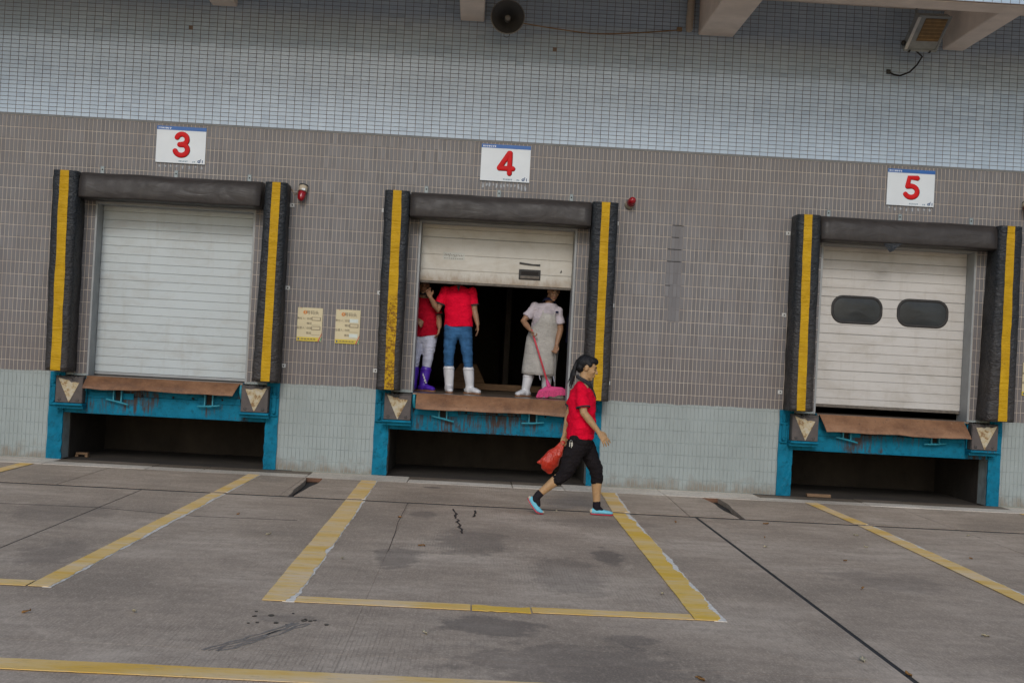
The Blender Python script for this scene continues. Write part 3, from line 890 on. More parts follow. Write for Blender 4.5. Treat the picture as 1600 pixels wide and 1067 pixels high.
fo = bpy.data.objects.new('fascia_tile_field', me); fo.parent = can; fo['kind'] = 'stuff'; COL.objects.link(fo)

# ================================================================== DOCK SEALS
def nz(x, y, z, s=1.0): return noise.noise(Vector((x * s, y * s, z * s)))
def side_pad(parent, xt0, xt1, xb0, xb1, zt, zb, worn, yt, seed):
    """stuffed vinyl pad; x edges at top and bottom; yt = stripe (left,right) fraction at top/bottom"""
    dep = 0.35
    NI, NJ = 46, 9
    def P(u, v):            # u down 0..1, v across 0..1
        x0 = xt0 + (xb0 - xt0) * u; x1 = xt1 + (xb1 - xt1) * u
        x = x0 + (x1 - x0) * v; z = zt + (zb - zt) * u
        w = 0.011 * nz(x * 6 + seed, seed, z * 4.5) + 0.006 * nz(x * 16, seed + 3, z * 13 + x * 6)
        y = -dep - 0.016 * math.sin(math.pi * v) ** 0.5 + w + 0.02 * (max(0, abs(v - 0.5) - 0.42) / 0.08)
        xx = x + (0.008 * nz(seed, z * 5, 1.7) + 0.004 * nz(seed, z * 14, 3.1)) * (1 if v > 0.5 else -1) * (abs(v - 0.5) * 2)
        return (xx, y, z)
    mb = MB()
    G = [[P(i / NI, j / NJ) for j in range(NJ + 1)] for i in range(NI + 1)]
    vs = [p for r in G for p in r]
    # back: wall edges
    nb = len(vs)
    for i in range(NI + 1):
        a, b = G[i][0], G[i][-1]
        sag = 0.02 * nz(seed + 5, a[2] * 3, 0)
        vs += [(a[0] + 0.004 - sag * 0.5, -dep * 0.5, a[2]), (a[0] + 0.006, -0.006, a[2]), (b[0] - 0.004 + sag * 0.5, -dep * 0.5, b[2]), (b[0] - 0.006, -0.006, b[2])]
    fs = []
    ix = lambda i, j: i * (NJ + 1) + j
    for i in range(NI):
        for j in range(NJ): fs.append((ix(i, j), ix(i + 1, j), ix(i + 1, j + 1), ix(i, j + 1)))
        q = nb + 4 * i; q2 = q + 4
        fs += [(q, q2, ix(i + 1, 0), ix(i, 0)), (q + 1, q2 + 1, q2, q), (ix(i, NJ), ix(i + 1, NJ), q2 + 2, q + 2), (q + 2, q2 + 2, q2 + 3, q + 3), (q + 1, q + 3, q2 + 3, q2 + 1)]
    for i, rv in ((0, False), (NI, True)):
        q = nb + 4 * i
        loop = [ix(i, j) for j in range(NJ + 1)] + [q + 2, q + 3, q + 1, q]
        fs.append(tuple(reversed(loop)) if rv else tuple(loop))
    mb.add(vs, fs)
    pad = obj('side_pad', mb, MAT['vinyl'], parent, smooth=True)
    (a0, a1), (b0, b1) = yt
    rows = []
    for i in range(NI + 1):
        u = i / NI * 0.996
        f0 = a0 + (b0 - a0) * u + 0.02 * nz(seed, u * 6, 9); f1 = a1 + (b1 - a1) * u + 0.02 * nz(seed, u * 6, 19)
        rows.append([tuple(Vector(P(u, f0 + (f1 - f0) * k / 3)) + Vector((0, -0.005, -0.001))) for k in range(4)])
    obj('yellow_stripe', MB().sheet(rows, (0, 0.004, 0)), MAT['stripe_worn' if worn else 'stripe'], pad, smooth=False)
    return pad
def head_pad(parent, x0, x1, zt, zb, seed, flap=False):
    prof = [(-0.01, zt), (-0.20, zt - 0.006), (-0.265, zt - 0.022), (-0.305, zt - 0.055), (-0.328, zt - 0.105), (-0.338, zt - 0.16), (-0.342, zt - 0.22), (-0.345, zb + 0.01), (-0.338, zb - 0.004), (-0.30, zb - 0.010), (-0.01, zb - 0.01)]
    N = 24
    rows = []
    for i in range(N + 1):
        u = i / N; x = x0 + (x1 - x0) * u
        rows.append([(x, y + (0.008 * nz(x * 3, seed, z_ * 6) if y < -0.05 else 0), z_ + 0.006 * nz(x * 2, seed, 4)) for y, z_ in prof])
    n = len(prof)
    vs = [p for r in rows for p in r]
    fs = [(i * n + k, (i + 1) * n + k, (i + 1) * n + (k + 1) % n, i * n + (k + 1) % n) for i in range(N) for k in range(n)]
    fs += [tuple(range(n)), tuple(reversed(range(N * n, N * n + n)))]
    o = obj('head_pad', MB().add(vs, fs), MAT['vinyl_head'], parent, smooth=True)
    if flap:
        fx = (x0 + x1) / 2 - 0.33
        obj('torn_flap', MB().sheet([[(fx, -0.325, zb + 0.02), (fx + 0.04, -0.33, zb - 0.05), (fx + 0.09, -0.35, zb - 0.12)], [(fx + 0.3, -0.325, zb + 0.015), (fx + 0.22, -0.345, zb - 0.02), (fx + 0.13, -0.35, zb - 0.10)]], (0, 0.006, 0)), MAT['vinyl'], o)
    return o
SEAL = {
 3: dict(l=(-5.189, -4.887, -5.155, -4.875), r=(-2.645, -2.379, -2.679, -2.372), head=(-4.872, -2.702), zt=3.49, zb=1.08, yl=((0.31, 0.66), (0.28, 0.70)), yr=((0.33, 0.69), (0.36, 0.71)), worn=(False, False), lab='black padded dock seal with yellow stripes around the closed door of bay three'),
 4: dict(l=(-1.204, -0.901, -1.185, -0.90), r=(1.324, 1.637, 1.329, 1.640), head=(-0.888, 1.312), zt=3.475, zb=1.06, yl=((0.33, 0.68), (0.36, 0.76)), yr=((0.33, 0.66), (0.37, 0.70)), worn=(True, False), lab='black padded dock seal with one peeling stripe around the half open door of bay four'),
 5: dict(l=(3.832, 4.124, 3.850, 4.138), r=(6.324, 6.619, 6.275, 6.627), head=(4.138, 6.312), zt=3.465, zb=1.065, yl=((0.25, 0.60), (0.30, 0.66)), yr=((0.30, 0.64), (0.40, 0.72)), worn=(False, False), lab='black padded dock seal with torn head flap around the windowed door of bay five'),
}
for b, S in SEAL.items():
    c = BAYS[b]
    t = thing('dock_seal', S['lab'], 'dock seal', (c, -0.17, 1.06), 'padded seals around the dock doors')
    side_pad(t, *S['l'], S['zt'], S['zb'], S['worn'][0], S['yl'], b * 3.1)
    side_pad(t, *S['r'], S['zt'], S['zb'], S['worn'][1], S['yr'], b * 3.1 + 1.3)
    head_pad(t, S['head'][0], S['head'][1], S['zt'] + 0.015, 3.19 if b == 3 else 3.18, b * 2.2, b == 5)
    for dx in (-0.92, -0.02, 0.88):
        br = MB().box(c + dx - 0.022, c + dx + 0.022, -0.012, -0.003, S['zt'] + 0.02, S['zt'] + 0.115)
        o = obj('bracket', br, MAT['galv'], t, bevel=0.002)
        obj('bolt', MB().ball((c + dx, -0.014, S['zt'] + 0.075), (0.009, 0.006, 0.009)), MAT['hole'], o, smooth=True)
    for (x, zz) in ((S['r'][1] + 0.022, 3.26), (S['r'][1] + 0.022, 2.24), (S['r'][1] + 0.022, 1.28), (S['l'][0] - 0.022, 3.26), (S['l'][0] - 0.022, 2.24), (S['l'][0] - 0.022, 1.28)):
        o = obj('clip', MB().box(x - 0.03, x + 0.025, -0.010, -0.003, zz - 0.024, zz + 0.024), MAT['white_clip'], t, bevel=0.002)
        obj('bolt', MB().ball((x, -0.012, zz), (0.009, 0.007, 0.009)), MAT['hole'], o, smooth=True)

# ================================================================== DOORS
def door(b, label, mat, z0, z1, ribs, joints, ytop=0.0):
    """ribs: list of z of grooves; every strip between two grooves is one slat"""
    c = BAYS[b]
    t = thing('dock_door', label, 'door', (c, 0.27, z0), 'sectional doors of the docks')
    zs = [z0] + ribs + [z1]
    for i, (a, d) in enumerate(zip(zs[:-1], zs[1:])):
        ga = 0.004 if a in joints else 0.0014
        gd = 0.004 if d in joints else 0.0014
        if i == 0: ga = 0
        yy = 0.25 + random.uniform(-0.001, 0.001)
        obj('slat', MB().box(c - 0.953, c + 0.953, yy, yy + 0.03, a + ga, d - gd), mat, t, bevel=0.003)
    obj('core', MB().box(c - 0.952, c + 0.952, 0.262, 0.279, z0 + 0.01, z1 - 0.01), MAT['seam'], t)
    return t
c = BAYS[3]
d3 = door(3, 'closed pale grey ribbed door of bay three, without windows', MAT['door_a'], 1.085, 3.2, [round(1.17 + 0.1065 * k, 4) for k in range(19)], set())
obj('bottom_rail', MB().box(c - 0.953, c + 0.953, 0.246, 0.285, 1.052, 1.082), MAT['jamb'], d3, bevel=0.003)
obj('bottom_seal', MB().box(c - 0.953, c + 0.953, 0.252, 0.28, 1.033, 1.051), MAT['rubber'], d3)
c = BAYS[4]
j4 = [2.99]
d4 = door(4, 'stained cream door of bay four raised halfway, with a dark grip', MAT['door_b'], 2.44, 3.2, [2.585, 2.775, 2.99, 3.10], set(j4))
obj('bottom_seal', MB().box(c - 0.953, c + 0.953, 0.248, 0.283, 2.412, 2.438), MAT['grime'], d4, bevel=0.004)
h = obj('grip_recess', MB().box(0.486, 0.759, 0.238, 0.249, 2.515, 2.645), MAT['rubber'], d4, bevel=0.004)
obj('grip_opening', MB().box(0.515, 0.73, 0.2355, 0.2378, 2.575, 2.62), MAT['hole'], h)
obj('grip_bar', MB().box(0.50, 0.745, 0.226, 0.2375, 2.53, 2.565), MAT['grime'], h, bevel=0.004)
obj('latch_bar', MB().prism([(0.488, 2.708), (0.60, 2.700), (0.75, 2.694), (0.75, 2.718), (0.66, 2.715), (0.60, 2.722), (0.488, 2.734)], 'y', 0.238, 0.249), MAT['rubber'], d4)
lb = obj('maker_label', MB().box(-0.474, -0.204, 0.2465, 0.2492, 2.715, 2.808), plain('label_foil', (0.42, 0.42, 0.38), 0.4), d4)
# slanted script on the label
path = []
sq = MB()
xx = -0.46
for k in range(12):
    hgt = (0.042, 0.042, 0.042, 0.05, 0.022, 0.026, 0.03, 0.03, 0.022, 0.02, 0.03, 0.018)[k]
    lo = 2.765 - (0.018 if k in (3, 6, 7) else 0.0)
    sq.box(xx, xx + 0.005, 0.2450, 0.2464, lo, 2.765 + hgt * 0.6)
    sq.box(xx + 0.0055, xx + 0.014, 0.2452, 0.2464, 2.765 + 0.006 * (k % 3), 2.769 + 0.006 * (k % 3))
    xx += 0.0205
n0 = len(sq.v)
sq.xform(lambda p: (p[0] + (p[2] - 2.765) * 0.35, p[1], p[2]))
obj('script_lettering', sq, MAT['ink'], lb)
for k in range(9): obj('fine_print', MB().box(-0.46 + k * 0.027, -0.445 + k * 0.027, 0.2450, 0.2464, 2.728, 2.735), MAT['ink'], lb)
obj('paint_chip', MB().prism([(1.0, 2.62), (1.02, 2.665), (1.03, 2.63)], 'y', 0.2475, 0.2492), MAT['rubber'], d4)
c = BAYS[5]
r5 = []
zz = 1.12 + 0.116
for k in range(17):
    r5.append(round(zz, 4)); zz += 0.1165
j5 = set(r5[i] for i in (3, 7, 11, 15))
rib5 = [z_ for z_ in r5 if not (2.2 < z_ < 2.53)]
d5 = door(5, 'cream door of bay five with two rounded windows, raised a hand above the deck', MAT['door_c'], 1.155, 3.2, r5[0:], j5)
obj('bottom_seal', MB().box(c - 0.953, c + 0.953, 0.247, 0.283, 1.118, 1.153), MAT['grime'], d5, bevel=0.004)
def rrect(x0, x1, z0, z1, r, n=8):
    P = []
    for cx, cz, a0 in ((x1 - r, z1 - r, 0), (x0 + r, z1 - r, 90), (x0 + r, z0 + r, 180), (x1 - r, z0 + r, 270)):
        for k in range(n + 1):
            a = math.radians(a0 + 90 * k / n); P.append((cx + r * math.cos(a), cz + r * math.sin(a)))
    return P
for (x0, x1) in ((4.464, 5.122), (5.304, 5.967)):
    o_, i_ = rrect(x0, x1, 2.185, 2.545, 0.15), rrect(x0 + 0.035, x1 - 0.035, 2.22, 2.51, 0.118)
    n = len(o_)
    vs = [(p[0], 0.247, p[1]) for p in o_] + [(p[0], 0.234, p[1]) for p in rrect(x0 + 0.008, x1 - 0.008, 2.193, 2.537, 0.144)] + [(p[0], 0.234, p[1]) for p in rrect(x0 + 0.027, x1 - 0.027, 2.212, 2.518, 0.126)] + [(p[0], 0.245, p[1]) for p in i_]
    fs = []
    for L in range(3):
        fs += [(L * n + k, L * n + (k + 1) % n, (L + 1) * n + (k + 1) % n, (L + 1) * n + k) for k in range(n)]
    w_ = obj('window', MB().add(vs, fs), MAT['rubber'], d5, smooth=True)
    # slightly bulged pane
    pv = []; rings = 6
    cx, cz = (x0 + x1) / 2, 2.365
    pv.append((cx, 0.238, cz))
    for r in range(1, rings + 1):
        u = r / rings
        pv += [(cx + (p[0] - cx) * u, 0.2465 - 0.0085 * (1 - u ** 2) + 0.002 * nz(p[0] * 5, p[1] * 5, u * 3), cz + (p[1] - cz) * u) for p in rrect(x0 + 0.03, x1 - 0.03, 2.215, 2.515, 0.122)]
    n = (len(pv) - 1) // rings
    pf = [(0, 1 + k, 1 + (k + 1) % n) for k in range(n)]
    for r in range(rings - 1):
        pf += [(1 + r * n + k, 1 + (r + 1) * n + k, 1 + (r + 1) * n + (k + 1) % n, 1 + r * n + (k + 1) % n) for k in range(n)]
    obj('pane', MB().add(pv, pf), MAT['glass'], w_, smooth=True)

# ================================================================== DOCK LEVELLERS
def leveller(b, label, lip, seed, rusty):
    c = BAYS[b]
    tm = MAT['teal']; bm_ = MAT['teal_rusty' if rusty else 'teal_beam']
    t = thing('dock_leveller', label, 'dock leveller', (c, 0.3, 0.0), 'teal dock levellers')
    # posts: rough plastered edges
    for (x0, x1, side) in ((c - 1.405, c - 1.225, -1), (c + 1.24, c + 1.395, 1)):
        NI = 26
        rows = []
        for i in range(NI + 1):
            z_ = 1.062 * i / NI
            e0 = 0.006 * nz(seed, z_ * 5, 1) ; e1 = 0.011 * nz(seed, z_ * 13, 2) * (1 if z_ < 0.6 else 0.2)
            a, d = x0 + (e0 if side < 0 else e1), x1 + (e1 if side < 0 else e0)
            rows.append([(a + (d - a) * k / 6, -0.028 + 0.012 * nz(k * 1.1 + seed, z_ * 11, 3) * (0.25 if (k < 3) == (side < 0) else 1.0), z_) for k in range(7)])
        p = obj('post', MB().sheet(rows, (0, 0.026, 0)), tm, t, smooth=False)
        xm = x0 + 0.055 if side < 0 else x1 - 0.055
        obj('channel', MB().box(xm - 0.022, xm + 0.022, -0.052, -0.040, 0.70, 1.02), tm, p, bevel=0.004)
        for z_ in (0.70, 0.93):
            obj('bolt', MB().ball((xm, -0.056, z_), (0.018, 0.014, 0.018)), tm, p, smooth=True)
            obj('lug', MB().box(xm - 0.045, xm + 0.045, -0.060, -0.030, z_ - 0.045, z_ - 0.030), tm, p, bevel=0.003)
    # front beam
    obj('front_beam', MB().box(c - 1.222, c + 1.238, -0.010, 0.055, 0.572, 0.80), bm_, t, bevel=0.004)
    obj('upper_plate', MB().box(c - 1.22, c + 1.236, 0.006, 0.054, 0.8015, 1.0), bm_, t, bevel=0.003)
    obj('lower_flange', MB().box(c - 1.0, c + 1.0, -0.030, -0.011, 0.572, 0.585), bm_, t, bevel=0.003)
    obj('stiffener', MB().box(c + 0.40, c + 0.92, -0.022, -0.0105, 0.765, 0.84), tm, t, bevel=0.003)
    obj('stiffener', MB().box(c - 0.92, c - 0.38, -0.022, -0.0105, 0.765, 0.84), tm, t, bevel=0.003)
    for dx in (-0.62, -0.28, 0.10, 0.34, 0.70):
        obj('rivet', MB().ball((c + dx, -0.020, 0.82), (0.014, 0.010, 0.014)), MAT['hole'], t, smooth=True)
    # bumper trays
    for (x0, x1) in ((c - 1.30, c - 0.945), (c + 0.94, c + 1.30)):
        obj('bumper_tray', MB().box(x0, x1, -0.215, -0.03, 0.668, 0.694), tm, t, bevel=0.003)
        obj('bumper_bracket', MB().box(x0, x1, -0.16, -0.03, 0.628, 0.666), tm, t, bevel=0.003)
        for xx in (x0 - 0.0, x1 - 0.014):
            obj('bumper_cheek', MB().box(xx, xx + 0.014, -0.05, 0.02, 0.70, 1.04), tm, t, bevel=0.003)
    # deck and hinged lip
    obj('deck', MB().box(c - 0.952, c + 0.952, -0.08, 1.0, 1.012, 1.036), MAT['deck'], t, bevel=0.004)
    xa0, xa1, xb0, xb1, zb = lip
    NI, NJ = 40, 5
    rows = []
    for i in range(NI + 1):
        u = i / NI; row = []
        for j in range(NJ + 1):
            v = j / NJ
            x = (xa0 + (xa1 - xa0) * u) * (1 - v) + (xb0 + (xb1 - xb0) * u) * v
            wav = 0.018 * nz(u * 3.5 + seed, seed, 0) + 0.006 * nz(u * 11, seed, 4)
            z_ = 1.034 - v * (1.034 - zb - (wav if v > 0.4 else 0) * v)
            y = -0.092 - 0.135 * math.sin(v * 1.25) + 0.014 * nz(u * 4, v * 2, seed) * v
            row.append((x, y, z_))
        rows.append(row)
    obj('lip', MB().sheet(rows, (0, 0.014, -0.004)), MAT['rust'], t, smooth=False)
    for xx in (xa0 - 0.03, xa1 + 0.012):
        obj('hinge', MB().chain([(xx, -0.075, 1.0, 0.02), (xx, -0.09, 0.93, 0.022), (xx + 0.01, -0.07, 0.86, 0.016)], seg=8), MAT['teal_light'], t, smooth=True)
    # lip hooks
    for hx, tilt in ((c - 0.565, -0.02), (c + 0.545, 0.01)):
        hk = obj('lip_hook', MB().box(hx - 0.055, hx - 0.040, -0.075, -0.02, 0.735, 0.93).box(hx + 0.040, hx + 0.055, -0.075, -0.02, 0.735, 0.93), MAT['teal_light'], t)
        obj('hook_bar', MB().chain([(hx - 0.13, -0.07, 0.74 - tilt, 0.011), (hx, -0.075, 0.735, 0.012), (hx + 0.13, -0.07, 0.735 + tilt * 1.5, 0.011)], seg=8), MAT['teal_light'], hk, smooth=True)
        obj('hook_slot', MB().box(hx - 0.036, hx + 0.036, -0.0225, -0.012, 0.75, 0.92), MAT['hole'], hk)
    return t
leveller(3, 'teal dock leveller of bay three with brown rusty lip under the closed grey door', (-4.715, -2.86, -4.735, -2.925, 0.885), 1.0, False)
leveller(4, 'teal dock leveller of bay four, heavily rust streaked, with people standing on its deck', (-0.70, 1.155, -0.70, 1.135, 0.850), 2.0, True)
leveller(5, 'teal dock leveller of bay five with lip hanging below the windowed door', (4.29, 6.10, 4.36, 6.16, 0.828), 3.0, False)
for (b, side, extra, lab) in ((3, -1, 0.0, 'square dock bumper with chipped white triangle at the left of bay three'), (3, 1, 0.0, 'square dock bumper with yellowed triangle at the right of bay three'),
                        (4, -1, 0, 'square dock bumper with rust stained triangle at the left of bay four'), (4, 1, 0, 'square dock bumper at the right of bay four, behind the walking woman'),
                        (5, -1, 0, 'square dock bumper with broken triangle at the left of bay five'), (5, 1, 0, 'crumbling dock bumper with triangle at the right of bay five')):
    c = BAYS[b]
    x0 = c - 1.285 if side < 0 else c + 0.955
    x1 = x0 + 0.33
    t = thing('dock_bumper', lab, 'bumper', ((x0 + x1) / 2, -0.12, 0.695), 'dock bumpers with white triangles')
    sd = b * 7 + side
    # laminated rubber block with broken upper edge
    top = [(x0 + 0.33 * k / 14, 1.025 - 0.022 * abs(nz(k * 0.7, sd, 0)) - (0.03 * abs(nz(k * 0.5, sd, 5)))) for k in range(15)]
    poly = [(x0, 0.697), (x1, 0.697)] + top[::-1]
    obj('rubber_block', MB().prism(poly, 'y', -0.165, -0.055), MAT['bumper'], t, bevel=0.004)
    poly2 = [(x0 + 0.004, 0.699), (x1 - 0.004, 0.699)] + [(p[0] * 0.976 + (x0 + x1) / 2 * 0.024, p[1] - 0.02 - 0.06 * max(0, nz(p[0] * 9, sd, 8))) for p in top[::-1]]
    obj('face_plate', MB().prism(poly2, 'y', -0.182, -0.166), MAT['bumper_face'], t, bevel=0.003)
    xa, xb_, xm = x0 + 0.03, x1 - 0.045, x0 + (0.17 if side < 0 else 0.165)
    if side > 0: xa, xb_ = x0 + 0.05, x1 - 0.02
    tl = 1.0 - 0.025 * (side > 0); tr = 0.945 if side < 0 else 1.0
    tri = [(xm, 0.703)]
    for k in range(9):
        u = 1 - k / 8
        zt_ = tl + (tr - tl) * u - 0.05 * abs(nz(u * 6, sd, 2)) * (0.3 + (1 - abs(2 * u - 1)))
        tri.append((xa + (xb_ - xa) * u, zt_))
    obj('triangle', MB().prism(tri, 'y', -0.1875, -0.1826), MAT['triangle'], t)
    for dx in (0.055, 0.27):
        obj('bolt', MB().ball((x0 + dx, -0.183, 0.735), (0.02, 0.008, 0.02)), MAT['bumper'], t, smooth=True)

# ================================================================== SIGNS
def arc(cx, cz, r, a0, a1, n=10, sx=1.0):
    return [(cx + r * sx * math.cos(math.radians(a0 + (a1 - a0) * k / n)), cz + r * math.sin(math.radians(a0 + (a1 - a0) * k / n))) for k in range(n + 1)]
DIG = {
 '3': [arc(0.002, 0.066, 0.064, 160, -62, 14) + [(0.0, 0.004)], [(-0.022, 0.0), (0.012, 0.0)] + arc(0.0, -0.062, 0.068, 62, -165, 14, 1.12)],
 '4': [[(0.035, 0.122), (-0.082, -0.066)], [(-0.082, -0.068), (0.086, -0.068)], [(0.045, 0.122), (0.046, -0.128)]],
 '5': [[(0.068, 0.120), (-0.032, 0.122), (-0.050, 0.012)], [(-0.050, 0.012)] + arc(-0.004, -0.052, 0.070, 105, -150, 14, 1.12)],
}
def sign(n, x0, x1, z0, z1, label):
    t = thing('number_sign', label, 'sign', ((x0 + x1) / 2, -0.012, z0), 'white number signs above the docks')
    cx, cz = (x0 + x1) / 2, (z0 + z1) / 2
    bd = obj('board', MB().box(x0, x1, -0.022, -0.006, z0, z1), MAT['sign_white'], t, bevel=0.0015)
    bb = obj('blue_band', MB().box(x0 + 0.0005, x1 - 0.0005, -0.0248, -0.0223, z1 - 0.046, z1 - 0.001), MAT['sign_blue'], t)
    def strokes(r, y, k):
        mb = MB()
        for st in DIG[n]:
            mb.chain([(cx + 0.006 + p[0] + k, y, cz + 0.004 + p[1] - k, r, r) for p in st], hint=(0, 1, 0), seg=12)
        mb.xform(lambda p: (p[0], y + (p[1] - y) * 0.22, p[2]))
        return mb
    obj('digit_shadow', strokes(0.031, -0.0235, 0.004), MAT['sign_edge'], t, smooth=True)
    obj('digit', strokes(0.031, -0.0262, 0.0), MAT['sign_red'], t, smooth=True)
    rr = random.Random(n)
    def glyphs(x, z, k, s, y, mat, par):
        mb = MB()
        for i in range(k):
            gx = x + i * s * 1.12
            mb.box(gx, gx + s * 0.9, y, y + 0.0009, z + s * rr.uniform(0.35, 0.8), z + s * rr.uniform(0.82, 0.95))
            mb.box(gx + s * rr.uniform(0.1, 0.3), gx + s * rr.uniform(0.4, 0.5), y - 0.0003, y + 0.0008, z, z + s * 0.9)
            mb.box(gx + s * 0.1, gx + s * rr.uniform(0.6, 0.9), y - 0.0005, y + 0.0007, z + s * 0.05, z + s * rr.uniform(0.18, 0.3))
        return obj('small_lettering', mb, mat, par)
    glyphs(x0 + 0.018, z1 - 0.036, 7, 0.021, -0.0262, MAT['white_text'], bb)
    glyphs(x0 + 0.285, z0 + 0.018, 6, 0.017, -0.0236, MAT['teal_text'], bd)
    glyphs(x0 + 0.452, z0 + 0.016, 2, 0.017, -0.0236, MAT['teal_text'], bd)
    # logo: a slanted d with a bar
    lx, lz = x0 + 0.512, z0 + 0.016
    lg = MB().prism([(lx, lz + 0.018), (lx + 0.008, lz), (lx + 0.036, lz), (lx + 0.042, lz + 0.036), (lx + 0.048, lz + 0.05), (lx + 0.036, lz + 0.044), (lx + 0.03, lz + 0.032), (lx + 0.012, lz + 0.03)], 'y', -0.0238, -0.0223)
    lgo = obj('logo', lg, MAT['navy'], bd)
    obj('logo_eye', MB().prism([(lx + 0.012, lz + 0.012), (lx + 0.026, lz + 0.011), (lx + 0.028, lz + 0.019), (lx + 0.014, lz + 0.019)], 'y', -0.0246, -0.0239), MAT['sign_white'], lgo)
    obj('logo_bar', MB().box(lx + 0.058, lx + 0.068, -0.0238, -0.0223, lz, lz + 0.034), MAT['navy'], lgo)
    # glue marks left below the board
    k = {'3': 8, '4': 13, '5': 8}[n]
    for i in range(k):
        gx = x0 + 0.04 + 0.52 * i / (k - 1) + rr.uniform(-0.008, 0.008)
        hh = rr.uniform(0.02, 0.055) * (1.7 if n == '4' else 1)
        zt_ = z0 - 0.012 - rr.uniform(0, 0.015)
        pts = []
        for q in range(10):
            a = 2 * math.pi * q / 10; rad = rr.uniform(0.5, 1.1)
            pts.append((gx + 0.013 * rad * math.cos(a), zt_ - hh / 2 + hh / 2 * rad * math.sin(a)))
        obj('glue_mark', MB().prism(pts, 'y', -0.0035, -0.0012), MAT['glue'], t)
sign('3', -4.06, -3.455, 3.695, 4.145, 'white sign with red number 3 above the closed ribbed door')
sign('4', -0.065, 0.546, 3.70, 4.153, 'white sign with red number 4 above the half open dock')
sign('5', 5.015, 5.612, 3.685, 4.14, 'white sign with red number 5 above the windowed door')

def notice(x0, x1, z0, z1, num, label, slips):
    t = thing('notice_board', label, 'notice', ((x0 + x1) / 2, -0.008, z0), 'cream duty notices between the docks')
    w, h = x1 - x0, z1 - z0
    bd = obj('board', MB().box(x0, x1, -0.012, -0.004, z0, z1), MAT['poster'], t, bevel=0.001)
    y = -0.0135
    obj('yellow_footer', MB().prism([(x0 + .001, z0 + .001), (x0 + 0.84 * w, z0 + .001), (x0 + 0.90 * w, z0 + 0.12 * h), (x0 + .001, z0 + 0.12 * h)], 'y', y, -0.0123), MAT['poster_yellow'], t)
    obj('red_stripe', MB().prism([(x0 + 0.845 * w, z0 + .001), (x0 + 0.895 * w, z0 + .001), (x1 - .001, z0 + 0.21 * h), (x1 - .001, z0 + 0.26 * h)], 'y', y, -0.0123), MAT['p_red'], t)
    obj('green_stripe', MB().prism([(x0 + 0.915 * w, z0 + .001), (x0 + 0.96 * w, z0 + .001), (x1 - .001, z0 + 0.08 * h), (x1 - .001, z0 + 0.17 * h)], 'y', y, -0.0123), MAT['p_green'], t)
    obj('red_corner', MB().prism([(x0 + 0.10 * w, z1 - .001), (x0 + 0.13 * w, z1 - 0.025 * h), (x0 + 0.15 * w, z1 - .001)], 'y', y, -0.0123), MAT['p_red'], t)
    obj('green_corner', MB().prism([(x0 + 0.16 * w, z1 - .001), (x0 + 0.18 * w, z1 - 0.022 * h), (x0 + 0.20 * w, z1 - .001)], 'y', y, -0.0123), MAT['p_green'], t)
    bx, bz = x0 + 0.30 * w, z0 + 0.86 * h
    ci = obj('number_circle', MB().prism([(bx + 0.024 * math.cos(a), bz + 0.024 * math.sin(a)) for a in np.linspace(0, 2 * math.pi, 20, endpoint=False)], 'y', y, -0.0123), MAT['orange'], t)
    text('number', num, 0.042, bx, y - 0.001, bz - 0.014, MAT['poster'], ci)
    text('heading', '号码头', 0.052, x0 + 0.60 * w, y, bz - 0.02, MAT['ink'], bd)
    for (tx, s, fx, fz) in (('责任人：', 0.032, 0.20, 0.645), ('白班', 0.032, 0.48, 0.645), ('晚班', 0.032, 0.48, 0.505), ('监督人：', 0.032, 0.20, 0.365), ('白班', 0.032, 0.48, 0.365), ('晚班', 0.032, 0.48, 0.215)):
        text('lettering', tx, s, x0 + fx * w, y, z0 + fz * h, MAT['ink'], bd)
    mk = MB()
    for i in range(15): mk.box(x0 + 0.15 * w + i * 0.0125, x0 + 0.15 * w + i * 0.0125 + 0.010, y - 0.0012, y - 0.0002, z0 + 0.045 * h, z0 + 0.045 * h + 0.004 + 0.011 * ((i * 7) % 3 > 0))
    obj('footer_lettering', mk, MAT['ink'], bd)
    obj('footer_mark', MB().box(x0 + 0.05 * w, x0 + 0.11 * w, y - 0.0012, y - 0.0002, z0 + 0.03 * h, z0 + 0.085 * h), MAT['navy'], bd)
    for fz, kind in slips:
        if kind == 'frame':
            s_ = obj('name_slip', MB().box(x0 + 0.57 * w, x0 + 0.94 * w, -0.018, -0.0123, z0 + (fz - 0.035) * h, z0 + (fz + 0.075) * h), MAT['slip'], t, bevel=0.003)
            obj('slip_paper', MB().box(x0 + 0.61 * w, x0 + 0.90 * w, -0.0195, -0.0182, z0 + (fz - 0.012) * h, z0 + (fz + 0.052) * h), MAT['poster'], s_)
        elif kind == 'pale':
            obj('name_slip', MB().box(x0 + 0.57 * w, x0 + 0.92 * w, -0.0145, -0.0123, z0 + (fz - 0.03) * h, z0 + (fz + 0.08) * h), MAT['slip_pale'], t)
        else:
            obj('rule', MB().box(x0 + 0.58 * w, x0 + 0.92 * w, y, -0.0123, z0 + (fz - 0.025) * h, z0 + (fz - 0.018) * h), MAT['ink'], t)
notice(-2.217, -1.911, 1.598, 2.010, '3', 'cream duty notice nearest to bay three, with two framed name slips', ((0.655, 'frame'), (0.505, 'rule'), (0.375, 'frame'), (0.215, 'rule')))
notice(-1.745, -1.446, 1.592, 2.010, '4', 'cream duty notice nearest to bay four, with a pale blank name slip', ((0.655, 'pale'), (0.515, 'frame'), (0.365, 'rule'), (0.215, 'pale')))
notice(6.845, 7.145, 1.40, 1.81, '5', 'cream duty notice cut off by the right picture edge beside bay five', ((0.655, 'frame'), (0.505, 'rule'), (0.375, 'frame'), (0.215, 'rule')))

